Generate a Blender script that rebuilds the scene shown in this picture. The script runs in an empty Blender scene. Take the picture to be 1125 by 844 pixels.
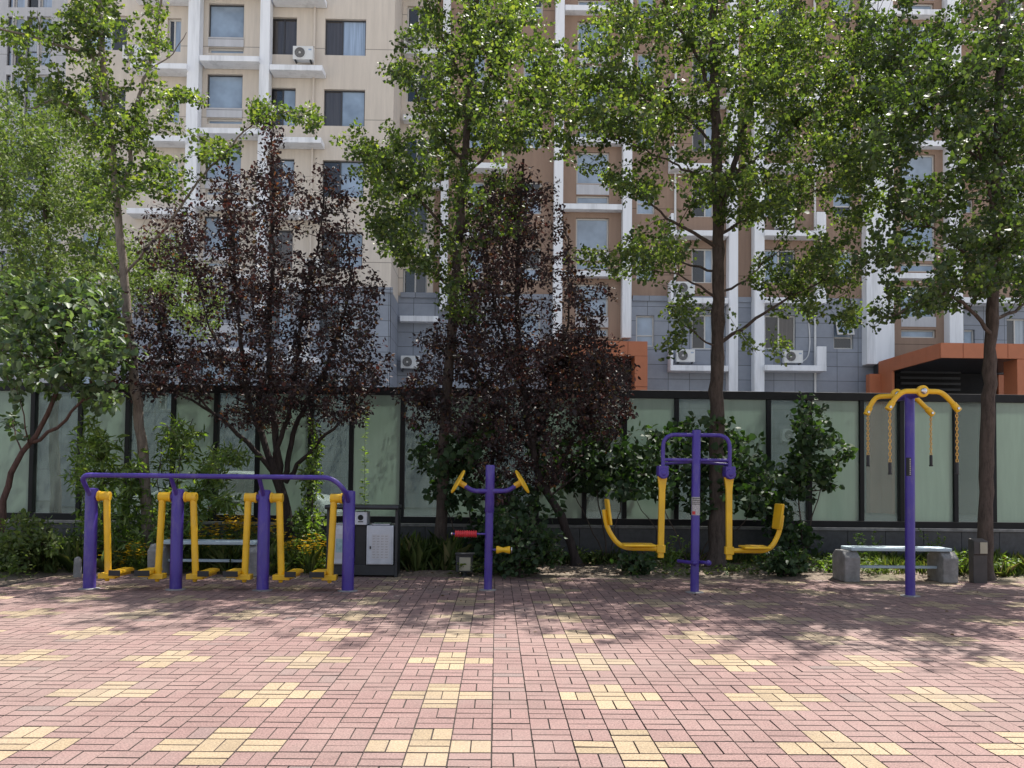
import bpy, math
import numpy as np
from mathutils import Vector, Matrix, Euler
R = math.radians
rng = np.random.default_rng(7)
scn = bpy.context.scene
col = scn.collection

# ------------------------------------------------------------------ camera, sky, sun, exposure
F, PX0, PY0 = 970.0, 562.5, 492.1           # focal length and principal point, in photo pixels (1125 x 844)
CAM = Vector((0, 0, 1.29))
PITCH, YAW, ROLL = R(2.0), R(0.975), R(0.6)
ROT = Matrix.Rotation(-YAW, 3, 'Z') @ Matrix.Rotation(R(90) + PITCH, 3, 'X') @ Matrix.Rotation(ROLL, 3, 'Z')
cd = bpy.data.cameras.new('camera'); cam = bpy.data.objects.new('camera', cd); col.objects.link(cam)
cam.location = CAM; cam.rotation_euler = ROT.to_euler()
cd.sensor_fit = 'HORIZONTAL'; cd.sensor_width = 36; cd.lens = 36 * F / 1125; cd.shift_y = (PY0 - 422) / 1125
cd.clip_start = .05; cd.clip_end = 3000
scn.camera = cam

SUN = Vector((.30, .36, .88)).normalized()
w = bpy.data.worlds.new('World'); scn.world = w; w.use_nodes = True
nt = w.node_tree; bg = nt.nodes['Background']; sky = nt.nodes.new('ShaderNodeTexSky')
sky.sky_type = 'NISHITA'; sky.sun_disc = False
sky.sun_elevation = math.asin(SUN.z); sky.sun_rotation = math.atan2(SUN.x, SUN.y)
sky.dust_density = 2.0; sky.air_density = 1.0; sky.ozone_density = 1.0
tcw = nt.nodes.new('ShaderNodeTexCoord'); cn = nt.nodes.new('ShaderNodeTexNoise'); cn.inputs['Scale'].default_value = 2.6; cn.inputs['Detail'].default_value = 7
mpw = nt.nodes.new('ShaderNodeMapping'); mpw.inputs['Scale'].default_value = (1, 1, 2.2); nt.links.new(tcw.outputs['Generated'], mpw.inputs[0]); nt.links.new(mpw.outputs[0], cn.inputs['Vector'])
cr = nt.nodes.new('ShaderNodeValToRGB'); cr.color_ramp.elements[0].position = .38; cr.color_ramp.elements[1].position = .66; nt.links.new(cn.outputs[0], cr.inputs[0])
mxw = nt.nodes.new('ShaderNodeMix'); mxw.data_type = 'RGBA'; nt.links.new(cr.outputs[0], mxw.inputs[0]); nt.links.new(sky.outputs[0], mxw.inputs[6]); mxw.inputs[7].default_value = (4.2, 4.15, 4.2, 1)   # unseen white cloud, added to neutralise and brighten the sky fill
nt.links.new(mxw.outputs[2], bg.inputs[0]); bg.inputs[1].default_value = .11
sd = bpy.data.lights.new('sun', 'SUN'); sd.energy = 5.0; sd.angle = R(.53); sd.color = (1, .95, .88)
so = bpy.data.objects.new('sun', sd); col.objects.link(so)
so.rotation_euler = SUN.to_track_quat('Z', 'Y').to_euler(); so.location = SUN * 60
scn.view_settings.view_transform = 'Standard'; scn.view_settings.look = 'None'
scn.view_settings.exposure = 1.0; scn.view_settings.gamma = 1
scn.cycles.max_bounces = 7; scn.cycles.diffuse_bounces = 3; scn.cycles.transparent_max_bounces = 12

# ------------------------------------------------------------------ measuring helpers
def ray(px, py):
    return ROT @ Vector(((px - PX0) / F, -(py - PY0) / F, -1))
def at(px, py, Y):
    d = ray(px, py); return CAM + d * ((Y - CAM.y) / d.y)
def ground(px, py, z=0.0):
    d = ray(px, py); return CAM + d * ((z - CAM.z) / d.z)

# ------------------------------------------------------------------ mesh helpers
W = {}
def wl(o):
    return W.get(o.name, Vector((0, 0, 0))) if o else Vector((0, 0, 0))
def tag(o, label=None, cat=None, group=None, kind=None):
    if label: o['label'] = label
    if cat: o['category'] = cat
    if group: o['group'] = group
    if kind: o['kind'] = kind
    return o
def thing(name, loc, label, cat, group=None):
    o = bpy.data.objects.new(name, None); col.objects.link(o); o.location = loc; o.empty_display_size = .1
    W[o.name] = Vector(loc)
    return tag(o, label, cat, group)
def copy_tree(o, parent=None):
    c = o.copy(); col.objects.link(c)
    if parent: c.parent = parent
    for ch in list(o.children): copy_tree(ch, c)
    return c
def link_mesh(name, me, mats, parent):
    o = bpy.data.objects.new(name, me); col.objects.link(o)
    for m in (mats if isinstance(mats, (list, tuple)) else [mats]): me.materials.append(m)
    if parent:
        o.parent = parent; W[o.name] = wl(parent)
    return o

class MB:
    def __init__(s): s.v = []; s.f = []; s.m = []; s.mi = 0
    def add(s, vs, fs):
        n = len(s.v); s.v += [tuple(v) for v in vs]
        for f in fs: s.f.append(tuple(i + n for i in f)); s.m.append(s.mi)
        return s
    def box(s, a, b, M=None):
        x0, y0, z0 = a; x1, y1, z1 = b
        vs = [Vector(p) for p in ((x0,y0,z0),(x1,y0,z0),(x1,y1,z0),(x0,y1,z0),(x0,y0,z1),(x1,y0,z1),(x1,y1,z1),(x0,y1,z1))]
        if M: vs = [M @ v for v in vs]
        return s.add(vs, [(0,3,2,1),(4,5,6,7),(0,1,5,4),(1,2,6,5),(2,3,7,6),(3,0,4,7)])
    def tube(s, pts, r, n=12, caps=True):
        pts = [Vector(p) for p in pts]; k = len(pts)
        rs = r if isinstance(r, (list, tuple, np.ndarray)) else [r] * k
        vs = []; up = None
        for i, p in enumerate(pts):
            t = (pts[min(i+1, k-1)] - pts[max(i-1, 0)])
            t = t.normalized() if t.length > 1e-9 else Vector((0, 0, 1))
            if up is None:
                a = Vector((0, 0, 1)) if abs(t.z) < .9 else Vector((1, 0, 0)); up = t.cross(a).normalized()
            up = (up - t * up.dot(t)).normalized(); q = t.cross(up)
            for j in range(n):
                an = 2 * math.pi * j / n
                vs.append(p + (up * math.cos(an) + q * math.sin(an)) * float(rs[i]))
        fs = []
        for i in range(k - 1):
            for j in range(n):
                a = i*n + j; b = i*n + (j+1) % n
                fs.append((a, b, b + n, a + n))
        if caps: fs += [tuple(range(n))[::-1], tuple(range((k-1)*n, k*n))]
        return s.add(vs, fs)
    def lathe(s, prof, c, axis=(0,0,1), n=20):
        # prof: (radius, height along axis)
        ax = Vector(axis).normalized(); c = Vector(c)
        return s.tube2([c + ax * h for r_, h in prof], [r_ for r_, h in prof], ax, n)
    def tube2(s, pts, rs, ax, n):
        a = Vector((0, 0, 1)) if abs(ax.z) < .9 else Vector((1, 0, 0)); u = ax.cross(a).normalized(); q = ax.cross(u)
        vs = [p + (u*math.cos(2*math.pi*j/n) + q*math.sin(2*math.pi*j/n)) * max(r_, 1e-4) for p, r_ in zip(pts, rs) for j in range(n)]
        fs = []
        for i in range(len(pts) - 1):
            for j in range(n):
                A = i*n + j; B = i*n + (j+1) % n; fs.append((A, B, B+n, A+n))
        fs += [tuple(range(n))[::-1], tuple(range((len(pts)-1)*n, len(pts)*n))]
        return s.add(vs, fs)
    def prism(s, poly, o, u, v, d):
        # polygon in (u,v) from origin o, extruded by vector d
        o, u, v, d = Vector(o), Vector(u), Vector(v), Vector(d); n = len(poly)
        a = [o + u*p[0] + v*p[1] for p in poly]
        return s.add(a + [p + d for p in a], [tuple(range(n))[::-1], tuple(range(n, 2*n))] + [(i, (i+1) % n, n + (i+1) % n, n + i) for i in range(n)])
    def quad(s, *p): return s.add(p, [tuple(range(len(p)))])
    def build(s, name, mats, parent=None, smooth=35, bevel=0, rnd=False):
        o0 = wl(parent)
        me = bpy.data.meshes.new(name)
        me.from_pydata([(x - o0.x, y - o0.y, z - o0.z) for x, y, z in s.v], [], s.f)
        me.polygons.foreach_set('material_index', s.m)
        import bmesh
        bm = bmesh.new(); bm.from_mesh(me); bmesh.ops.recalc_face_normals(bm, faces=bm.faces); bm.to_mesh(me); bm.free()
        if smooth:
            me.polygons.foreach_set('use_smooth', [True] * len(me.polygons)); me.set_sharp_from_angle(angle=R(smooth))
        o = link_mesh(name, me, mats, parent)
        if bevel:
            b = o.modifiers.new('bevel', 'BEVEL'); b.width = bevel; b.segments = 2; b.limit_method = 'ANGLE'; b.angle_limit = R(40)
        return o

def arc(pts, rad, n=6):
    """polyline with its inner corners rounded"""
    pts = [Vector(p) for p in pts]; out = [pts[0]]
    for a, b, c in zip(pts, pts[1:], pts[2:]):
        d1 = (a - b); d2 = (c - b); r_ = min(rad, d1.length * .49, d2.length * .49)
        p = b + d1.normalized() * r_; q = b + d2.normalized() * r_
        for i in range(n + 1):
            t = i / n; out.append(p * (1-t)**2 + b * 2*t*(1-t) + q * t*t)
    return out + [pts[-1]]

# ------------------------------------------------------------------ materials
def new_mat(name):
    m = bpy.data.materials.new(name); m.use_nodes = True
    return m, m.node_tree, m.node_tree.nodes['Principled BSDF']
def ND(t, kind, **kw):
    n = t.nodes.new(kind)
    for k, v in kw.items():
        if k.startswith('i_'):
            n.inputs[int(k[2:]) if k[2:].isdigit() else k[2:].replace('_', ' ')].default_value = v
        else: setattr(n, k, v)
    return n
def ramp(t, fac, stops, interp='LINEAR'):
    n = t.nodes.new('ShaderNodeValToRGB'); e = n.color_ramp.elements; n.color_ramp.interpolation = interp
    while len(e) > 1: e.remove(e[-1])
    e[0].position = stops[0][0]; e[0].color = (*stops[0][1], 1)
    for p, c in stops[1:]:
        x = e.new(p); x.color = (*c, 1)
    t.links.new(fac, n.inputs[0]); return n.outputs[0]
def mathn(t, op, a, b=None):
    n = ND(t, 'ShaderNodeMath', operation=op)
    for i, x in enumerate((a, b)):
        if x is None: continue
        if isinstance(x, (int, float)): n.inputs[i].default_value = x
        else: t.links.new(x, n.inputs[i])
    return n.outputs[0]
def mixc(t, fac, a, b, blend='MIX'):
    n = ND(t, 'ShaderNodeMix', data_type='RGBA', blend_type=blend)
    for i, x in ((0, fac), (6, a), (7, b)):
        if isinstance(x, tuple): n.inputs[i].default_value = (*x, 1)
        elif isinstance(x, (int, float)): n.inputs[i].default_value = x
        else: t.links.new(x, n.inputs[i])
    return n.outputs[2]
def coords(t, scale=None, kind='Object'):
    tc = t.nodes.new('ShaderNodeTexCoord'); o = tc.outputs[kind]
    if scale:
        m = ND(t, 'ShaderNodeMapping'); m.inputs['Scale'].default_value = scale; t.links.new(o, m.inputs[0]); o = m.outputs[0]
    return o
def noise(t, vec, scale, detail=4, rough=.6):
    n = ND(t, 'ShaderNodeTexNoise'); n.inputs['Scale'].default_value = scale; n.inputs['Detail'].default_value = detail; n.inputs['Roughness'].default_value = rough
    t.links.new(vec, n.inputs['Vector']); return n.outputs[0]
def bump(t, p, h, strength, dist=.01):
    b = ND(t, 'ShaderNodeBump'); b.inputs['Strength'].default_value = strength; b.inputs['Distance'].default_value = dist
    t.links.new(h, b.inputs['Height']); t.links.new(b.outputs[0], p.inputs['Normal'])
def sc_(c, k): return tuple(min(1, x * k) for x in c)
def basic(name, c, rough=.5, metal=0, var=.12, scale=6, stretch=None, bumpy=0, bscale=None, dirt=None, spec=.5):
    m, t, p = new_mat(name)
    v = coords(t, stretch)
    f = noise(t, v, scale, 6, .65)
    cc = ramp(t, f, [(.3, sc_(c, 1 - var)), (.7, sc_(c, 1 + var))])
    if dirt:
        f2 = noise(t, v, scale * .35, 5, .7)
        k = ramp(t, f2, [(.5, (0, 0, 0)), (.72, (1, 1, 1))])
        cc = mixc(t, mathn(t, 'MULTIPLY', k, .6), cc, dirt)
    t.links.new(cc, p.inputs['Base Color'])
    p.inputs['Roughness'].default_value = rough; p.inputs['Metallic'].default_value = metal; p.inputs['Specular IOR Level'].default_value = spec
    if bumpy: bump(t, p, noise(t, v, bscale or scale * 4, 5), bumpy)
    return m
def leaf_mat(name, stops, trans, tmix=.35, rough=.42, spec=.5, clump=.5):
    m, t, p = new_mat(name)
    g = ND(t, 'ShaderNodeNewGeometry')
    c = ramp(t, g.outputs['Random Per Island'], stops)
    f = noise(t, coords(t), 1.3, 3)
    c = mixc(t, 1.0, c, ramp(t, f, [(.3, (1 - clump*.5,) * 3), (.7, (1, 1, 1))]), 'MULTIPLY')
    t.links.new(c, p.inputs['Base Color']); p.inputs['Roughness'].default_value = rough + .12; p.inputs['Specular IOR Level'].default_value = spec * .8
    tr = ND(t, 'ShaderNodeBsdfTranslucent'); 
    t.links.new(mixc(t, 1.0, c, trans, 'MULTIPLY'), tr.inputs[0])
    mx = ND(t, 'ShaderNodeMixShader'); mx.inputs[0].default_value = tmix
    t.links.new(p.outputs[0], mx.inputs[1]); t.links.new(tr.outputs[0], mx.inputs[2])
    t.links.new(mx.outputs[0], t.nodes['Material Output'].inputs[0])
    return m
def bark_mat(name, a, b):
    m, t, p = new_mat(name)
    v = coords(t, (1, 1, .22))
    f = noise(t, v, 24, 8, .8); f2 = noise(t, coords(t), 3, 4)
    c = ramp(t, f, [(.38, a), (.60, b)]); c = mixc(t, mathn(t, 'MULTIPLY', f2, .5), c, sc_(b, 1.35))
    t.links.new(c, p.inputs['Base Color']); p.inputs['Roughness'].default_value = .9; p.inputs['Specular IOR Level'].default_value = .2
    bump(t, p, f, .9, .02); return m

M = {}
def paint(name, c, chips):
    m, t, p = new_mat(name)
    v = coords(t); f = noise(t, v, 3, 5, .6); s = noise(t, v, 60, 4, .7)
    cc = ramp(t, f, [(.3, sc_(c, .82)), (.7, sc_(c, 1.12))])
    dust = noise(t, coords(t, (1, 1, .35)), 7, 6, .7)
    cc = mixc(t, mathn(t, 'MULTIPLY', ramp(t, dust, [(.52, (0,)*3), (.75, (1,)*3)]), .22), cc, (.42, .38, .34))
    cc = mixc(t, ramp(t, s, [(.69, (0,)*3), (.71, (1,)*3)]), cc, chips)
    t.links.new(cc, p.inputs['Base Color'])
    t.links.new(ramp(t, dust, [(.35, (.3,)*3), (.7, (.55,)*3)]), p.inputs['Roughness'])
    bump(t, p, noise(t, v, 180, 2), .06, .004)
    return m
M['purple'] = paint('purple_paint', (.058, .032, .265), (.05, .03, .12))
M['yellow'] = paint('yellow_paint', (.78, .45, .012), (.25, .12, .03))
M['red'] = basic('red_plastic', (.55, .03, .04), .45, var=.1)
M['black'] = basic('black_rubber', (.02, .02, .022), .6, var=.3)
M['steel'] = basic('chrome', (.6, .6, .62), .22, metal=1, var=.05)
M['darkmetal'] = basic('dark_metal', (.028, .030, .034), .45, var=.25)
M['chain'] = basic('yellow_chain', (.62, .36, .08), .45, var=.3, scale=40)
M['concrete'] = basic('concrete', (.24, .235, .23), .9, var=.25, scale=9, bumpy=.4, bscale=60, dirt=(.10, .095, .085))
M['blueslab'] = basic('pale_blue_paint', (.37, .46, .51), .6, var=.15, dirt=(.32, .36, .37))
M['binwhite'] = basic('bin_enamel', (.55, .57, .61), .4, var=.08, dirt=(.3, .31, .33))
M['granite'] = basic('dark_granite', (.052, .055, .062), .42, var=.3, scale=14, bumpy=.05)
M['fenceframe'] = basic('black_frame', (.010, .011, .013), .5, var=.3, spec=.25)
M['orange'] = basic('orange_panel', (.46, .15, .065), .55, var=.08, scale=2)
M['white'] = basic('white_stucco', (.87, .88, .90), .8, var=.05, scale=4, stretch=(1, 1, .08), dirt=(.40, .41, .42))
M['whiteplastic'] = basic('white_plastic', (.72, .72, .70), .5, var=.06)
M['frame'] = basic('window_frame', (.62, .60, .56), .5, var=.05)
M['darkframe'] = basic('dark_window_frame', (.05, .05, .055), .45, var=.1)
M['void'] = basic('dark_interior', (.012, .012, .013), .9, var=.2)
M['asphalt'] = basic('pale_concrete_ground', (.32, .31, .295), .92, var=.2, scale=20, bumpy=.3, bscale=200)
M['car'] = basic('silver_paint', (.62, .64, .66), .25, var=.03)
M['lens'] = basic('lamp_glass', (.36, .34, .26), .3, var=.1)
M['label'] = basic('printed_label', (.42, .40, .40), .5, var=.5, scale=90)

def stucco(name, c, line_z, pitch=2.9):
    m, t, p = new_mat(name)
    v = coords(t, (1, 1, .08)); f = noise(t, v, 5, 6, .7); g = noise(t, coords(t), .6, 3)
    cc = ramp(t, f, [(.3, sc_(c, .86)), (.7, sc_(c, 1.08))])
    cc = mixc(t, mathn(t, 'MULTIPLY', g, .35), cc, sc_(c, .8))
    sx = ND(t, 'ShaderNodeSeparateXYZ'); t.links.new(coords(t), sx.inputs[0])
    q = mathn(t, 'FRACT', mathn(t, 'DIVIDE', mathn(t, 'SUBTRACT', sx.outputs[2], line_z), pitch))
    ln = mathn(t, 'LESS_THAN', q, .011)
    cc = mixc(t, mathn(t, 'MULTIPLY', ln, .75), cc, sc_(c, .3))
    t.links.new(cc, p.inputs['Base Color']); p.inputs['Roughness'].default_value = .9; p.inputs['Specular IOR Level'].default_value = .25
    bump(t, p, noise(t, coords(t, (1, 1, .3)), 40, 5), .35, .01)
    return m
def stone(name, c, tw, th):
    m, t, p = new_mat(name)
    mp = ND(t, 'ShaderNodeMapping'); mp.inputs['Rotation'].default_value = (R(90), 0, 0); t.links.new(coords(t), mp.inputs[0])
    b = ND(t, 'ShaderNodeTexBrick', offset=0, squash=1)
    b.inputs['Scale'].default_value = 1; b.inputs['Mortar Size'].default_value = .012; b.inputs['Brick Width'].default_value = tw; b.inputs['Row Height'].default_value = th
    b.inputs['Color1'].default_value = (*sc_(c, .9), 1); b.inputs['Color2'].default_value = (*sc_(c, 1.12), 1); b.inputs['Mortar'].default_value = (*sc_(c, .3), 1)
    sx = ND(t, 'ShaderNodeSeparateXYZ'); t.links.new(coords(t), sx.inputs[0])
    cb = ND(t, 'ShaderNodeCombineXYZ')
    t.links.new(mathn(t, 'ADD', sx.outputs[0], sx.outputs[1]), cb.inputs[0]); t.links.new(sx.outputs[2], cb.inputs[1])
    t.links.new(cb.outputs[0], b.inputs[0])
    f = noise(t, coords(t), 2.2, 6, .7)
    cc = mixc(t, 1.0, b.outputs[0], ramp(t, f, [(.3, (.82,)*3), (.7, (1.0,)*3)]), 'MULTIPLY')
    t.links.new(cc, p.inputs['Base Color']); p.inputs['Roughness'].default_value = .5
    return m
M['tan'] = stucco('tan_stucco', (.70, .62, .53), 7.0)
M['brown'] = stucco('brown_stucco', (.355, .245, .182), 7.3)
M['grey'] = stucco('grey_stucco', (.58, .58, .60), 7.3)
M['stone'] = stone('grey_stone_cladding', (.29, .315, .365), .92, .63)

def pane(name, c, rough=.04, folds=False, ior=1.7):
    m, t, p = new_mat(name)
    if folds:
        f = noise(t, coords(t, (9, 9, .25)), 2.0, 3); cc = ramp(t, f, [(.35, sc_(c, .72)), (.65, sc_(c, 1.15))])
    else:
        f = noise(t, coords(t), .8, 3); cc = ramp(t, f, [(.35, sc_(c, .75)), (.65, sc_(c, 1.2))])
    t.links.new(cc, p.inputs['Base Color']); p.inputs['Roughness'].default_value = rough; p.inputs['IOR'].default_value = ior
    bump(t, p, noise(t, coords(t), 1.1, 2), .05, .02)
    return m
M['g_blue'] = pane('glass_over_blind_with_sky', (.30, .38, .48)); M['g_dark'] = pane('dark_glass', (.022, .024, .028))  # g_blue: blind colour with the sky's reflection painted into it
M['g_curt'] = pane('glass_over_curtain', (.36, .45, .58), folds=True); M['g_pale'] = pane('glass_over_pale_blind', (.42, .46, .50), folds=True)
M['g_brown'] = pane('glass_over_dark_curtain', (.075, .065, .06), folds=True)

def frosted(name, c, transp, trl, rough):
    m, t, p = new_mat(name)
    v = coords(t, (1, 1, .12)); f = noise(t, v, 5, 5, .7); g = noise(t, coords(t), .7, 3)
    cc = mixc(t, mathn(t, 'MULTIPLY', g, .4), ramp(t, f, [(.3, sc_(c, .86)), (.7, sc_(c, 1.08))]), sc_(c, .8))
    t.links.new(cc, p.inputs['Base Color']); p.inputs['Roughness'].default_value = rough
    tr = ND(t, 'ShaderNodeBsdfTranslucent'); t.links.new(cc, tr.inputs[0])
    a = ND(t, 'ShaderNodeMixShader'); a.inputs[0].default_value = trl
    t.links.new(p.outputs[0], a.inputs[1]); t.links.new(tr.outputs[0], a.inputs[2])
    tp = ND(t, 'ShaderNodeBsdfTransparent'); tp.inputs[0].default_value = (.80, .88, .84, 1)
    b = ND(t, 'ShaderNodeMixShader'); b.inputs[0].default_value = transp
    t.links.new(a.outputs[0], b.inputs[1]); t.links.new(tp.outputs[0], b.inputs[2])
    t.links.new(b.outputs[0], t.nodes['Material Output'].inputs[0])
    return m
M['frosted'] = frosted('frosted_glass', (.40, .495, .43), .04, .42, .14)
M['clear'] = frosted('tinted_glass', (.22, .26, .25), .55, .3, .06)

def paver(name, stops):
    m, t, p = new_mat(name)
    g = ND(t, 'ShaderNodeNewGeometry'); v = coords(t)
    c = ramp(t, g.outputs['Random Per Island'], stops)
    f = noise(t, v, 95, 4, .8); c = mixc(t, 1.0, c, ramp(t, f, [(.36, (.52,)*3), (.60, (1.15,)*3)]), 'MULTIPLY')
    f2 = noise(t, v, 1.1, 6, .65); c = mixc(t, 1.0, c, ramp(t, f2, [(.3, (.80, .80, .80)), (.6, (1,)*3)]), 'MULTIPLY')
    f3 = noise(t, v, 14, 5, .75); c = mixc(t, ramp(t, f3, [(.55, (0,)*3), (.80, (.6,)*3)]), c, (.10, .085, .078))
    f4 = noise(t, v, .45, 5, .7); c = mixc(t, ramp(t, f4, [(.45, (0,)*3), (.7, (.45,)*3)]), c, (.26, .215, .19))
    t.links.new(c, p.inputs['Base Color']); p.inputs['Roughness'].default_value = .85; p.inputs['Specular IOR Level'].default_value = .3
    bump(t, p, f, .5, .004); return m
PINK = (.255, .163, .150)
M['pink'] = paver('pink_paver', [(0, sc_(PINK, .9)), (.10, sc_(PINK, .97)), (.5, PINK), (.97, sc_(PINK, 1.05)), (1, (.21, .16, .15))])
YEL = (.355, .275, .18)
M['buff'] = paver('buff_paver', [(0, sc_(YEL, .85)), (.5, YEL), (1, sc_(YEL, 1.1))])
M['joint'] = basic('dirty_shaded_brick_edge', (.075, .055, .05), .95, var=.5, scale=25)  # joint dirt and the shade on the brick edges, both painted in
M['sand'] = basic('joint_sand', (.035, .029, .025), .95, var=.4, scale=30)
def soil():
    m, t, p = new_mat('soil'); v = coords(t)
    f = noise(t, v, 18, 8, .75); g = noise(t, v, 1.4, 4)
    c = ramp(t, f, [(.3, (.07, .05, .038)), (.55, (.21, .165, .125)), (.75, (.34, .28, .22))])
    c = mixc(t, ramp(t, g, [(.5, (0,)*3), (.68, (.6,)*3)]), c, (.08, .10, .035))
    t.links.new(c, p.inputs['Base Color']); p.inputs['Roughness'].default_value = .95
    bump(t, p, f, .9, .03); return m
M['soil'] = soil()
M['bark'] = bark_mat('brown_bark', (.028, .021, .018), (.10, .078, .066))
M['barkpale'] = bark_mat('pale_bark', (.085, .068, .056), (.25, .21, .18))
M['barkdark'] = bark_mat('dark_bark', (.014, .011, .011), (.055, .043, .04))
M['barkred'] = bark_mat('red_brown_bark', (.035, .02, .018), (.12, .07, .06))
M['l_ginkgo'] = leaf_mat('ginkgo_leaf', [(0, (.030, .052, .022)), (.4, (.052, .084, .032)), (.8, (.085, .122, .045)), (1, (.15, .18, .06))], (3.0, 3.1, .75), .40, .38, .45)
M['l_ginkgodark'] = leaf_mat('deep_green_leaf', [(0, (.026, .045, .021)), (.5, (.045, .072, .031)), (1, (.09, .12, .048))], (2.6, 2.9, .6), .34, .38, .45)
M['l_plum'] = leaf_mat('plum_leaf', [(0, (.017, .012, .014)), (.55, (.027, .017, .019)), (.82, (.048, .026, .027)), (.91, (.095, .042, .034)), (.96, (.05, .07, .028)), (1, (.22, .11, .04))], (2.2, 1.2, 1.0), .22, .42, .45)
M['l_olive'] = leaf_mat('olive_leaf', [(0, (.07, .11, .03)), (.5, (.10, .145, .045)), (1, (.17, .20, .07))], (1.5, 1.7, .6), .38, .45, .5)
M['l_mulberry'] = leaf_mat('mulberry_leaf', [(0, (.06, .095, .05)), (.5, (.10, .15, .08)), (1, (.18, .23, .13))], (1.6, 1.9, .6), .34, .38, .55)
M['l_lilac'] = leaf_mat('lilac_leaf', [(0, (.022, .045, .020)), (.5, (.036, .07, .030)), (1, (.07, .11, .045))], (1.6, 2.0, .5), .25, .46, .36)
M['l_bright'] = leaf_mat('bright_leaf', [(0, (.085, .15, .045)), (.5, (.13, .205, .06)), (1, (.22, .29, .11))], (2.0, 2.1, .5), .42, .36, .5)
M['l_grass'] = leaf_mat('grass_blade', [(0, (.06, .095, .025)), (.6, (.10, .15, .04)), (.9, (.17, .19, .06)), (1, (.28, .24, .12))], (1.5, 1.6, .5), .35, .5, .4)
M['l_flower'] = leaf_mat('yellow_petal', [(0, (.55, .34, .01)), (1, (.75, .52, .03))], (1.2, 1.1, .6), .3, .6, .3, clump=0)
M['l_dead'] = leaf_mat('dead_leaf', [(0, (.05, .035, .022)), (.5, (.15, .10, .06)), (1, (.30, .22, .13))], (1, .9, .7), .1, .7, .3)

# ------------------------------------------------------------------ leaves (numpy)
def outline(kind):
    if kind == 'fan':
        v = [(0,0,0),(.50,.62,.10),(.24,.98,.02),(0,.86,-.05),(-.24,.94,.03),(-.5,.6,.11)]
    elif kind == 'heart':
        v = [(0,0,0),(.44,.22,.10),(.34,.68,.07),(0,1,-.12),(-.34,.68,.07),(-.44,.22,.10)]
    elif kind == 'oval':
        v = [(0,0,0),(.27,.32,.08),(.22,.72,.05),(0,1,-.08),(-.22,.72,.05),(-.27,.32,.08)]
    elif kind == 'narrow':
        v = [(0,0,0),(.10,.3,.03),(.075,.7,0),(0,1,-.16),(-.075,.7,0),(-.10,.3,.03)]
    elif kind == 'blade':
        v = [(0,0,0),(.045,.1,0),(.035,.6,.0),(0,1,-.22),(-.035,.6,.0),(-.045,.1,0)]
    f = [(0,1,2,3),(0,3,4,5)]
    return np.array(v), np.array(f)
class Leaves:
    def __init__(s): s.P = []; s.D = []; s.N = []; s.S = []
    def add(s, P, D, N, S):
        s.P.append(P); s.D.append(D); s.N.append(N); s.S.append(S)
    def build(s, name, kind, mat, parent=None):
        P = np.concatenate(s.P); D = np.concatenate(s.D); N = np.concatenate(s.N); S = np.concatenate(s.S)
        D = D / (np.linalg.norm(D, axis=1, keepdims=True) + 1e-9)
        N = N - D * (N * D).sum(1, keepdims=True); N /= (np.linalg.norm(N, axis=1, keepdims=True) + 1e-9)
        B = np.cross(D, N)
        v, f = outline(kind); n = len(P); k = len(v)
        cv = rng.normal(1.1, .9, (n, 1, 1))
        wv = 1 + .25 * rng.standard_normal((n, 1, 1)).clip(-1.5, 1.5)
        vs = P[:, None] + S[:, None, None] * (B[:, None] * v[None, :, :1] * wv + D[:, None] * v[None, :, 1:2] + N[:, None] * v[None, :, 2:3] * cv)
        vs = vs.reshape(-1, 3) - np.array(wl(parent))
        fi = (np.arange(n)[:, None, None] * k + f[None]).reshape(-1, 4)
        me = bpy.data.meshes.new(name)
        me.vertices.add(len(vs)); me.vertices.foreach_set('co', vs.ravel().astype(np.float32))
        me.loops.add(fi.size); me.loops.foreach_set('vertex_index', fi.ravel().astype(np.int32))
        me.polygons.add(len(fi)); me.polygons.foreach_set('loop_start', (np.arange(len(fi)) * 4).astype(np.int32))
        me.update(calc_edges=True); me.validate()
        return link_mesh(name, me, mat, parent)

def rand_unit(n):
    v = rng.standard_normal((n, 3)); return v / np.linalg.norm(v, axis=1, keepdims=True)

def resample(pts, step):
    pts = np.array([list(p) for p in pts], float); n = len(pts)
    out = []
    for i in range(n - 1):
        p0 = pts[max(i-1, 0)]; p1 = pts[i]; p2 = pts[i+1]; p3 = pts[min(i+2, n-1)]
        k = max(1, int(np.linalg.norm(p2 - p1) / step))
        for j in range(k):
            t = j / k
            out.append(.5 * ((2*p1) + (-p0+p2)*t + (2*p0-5*p1+4*p2-p3)*t*t + (-p0+3*p1-3*p2+p3)*t**3))
    out.append(pts[-1]); return np.array(out)

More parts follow.
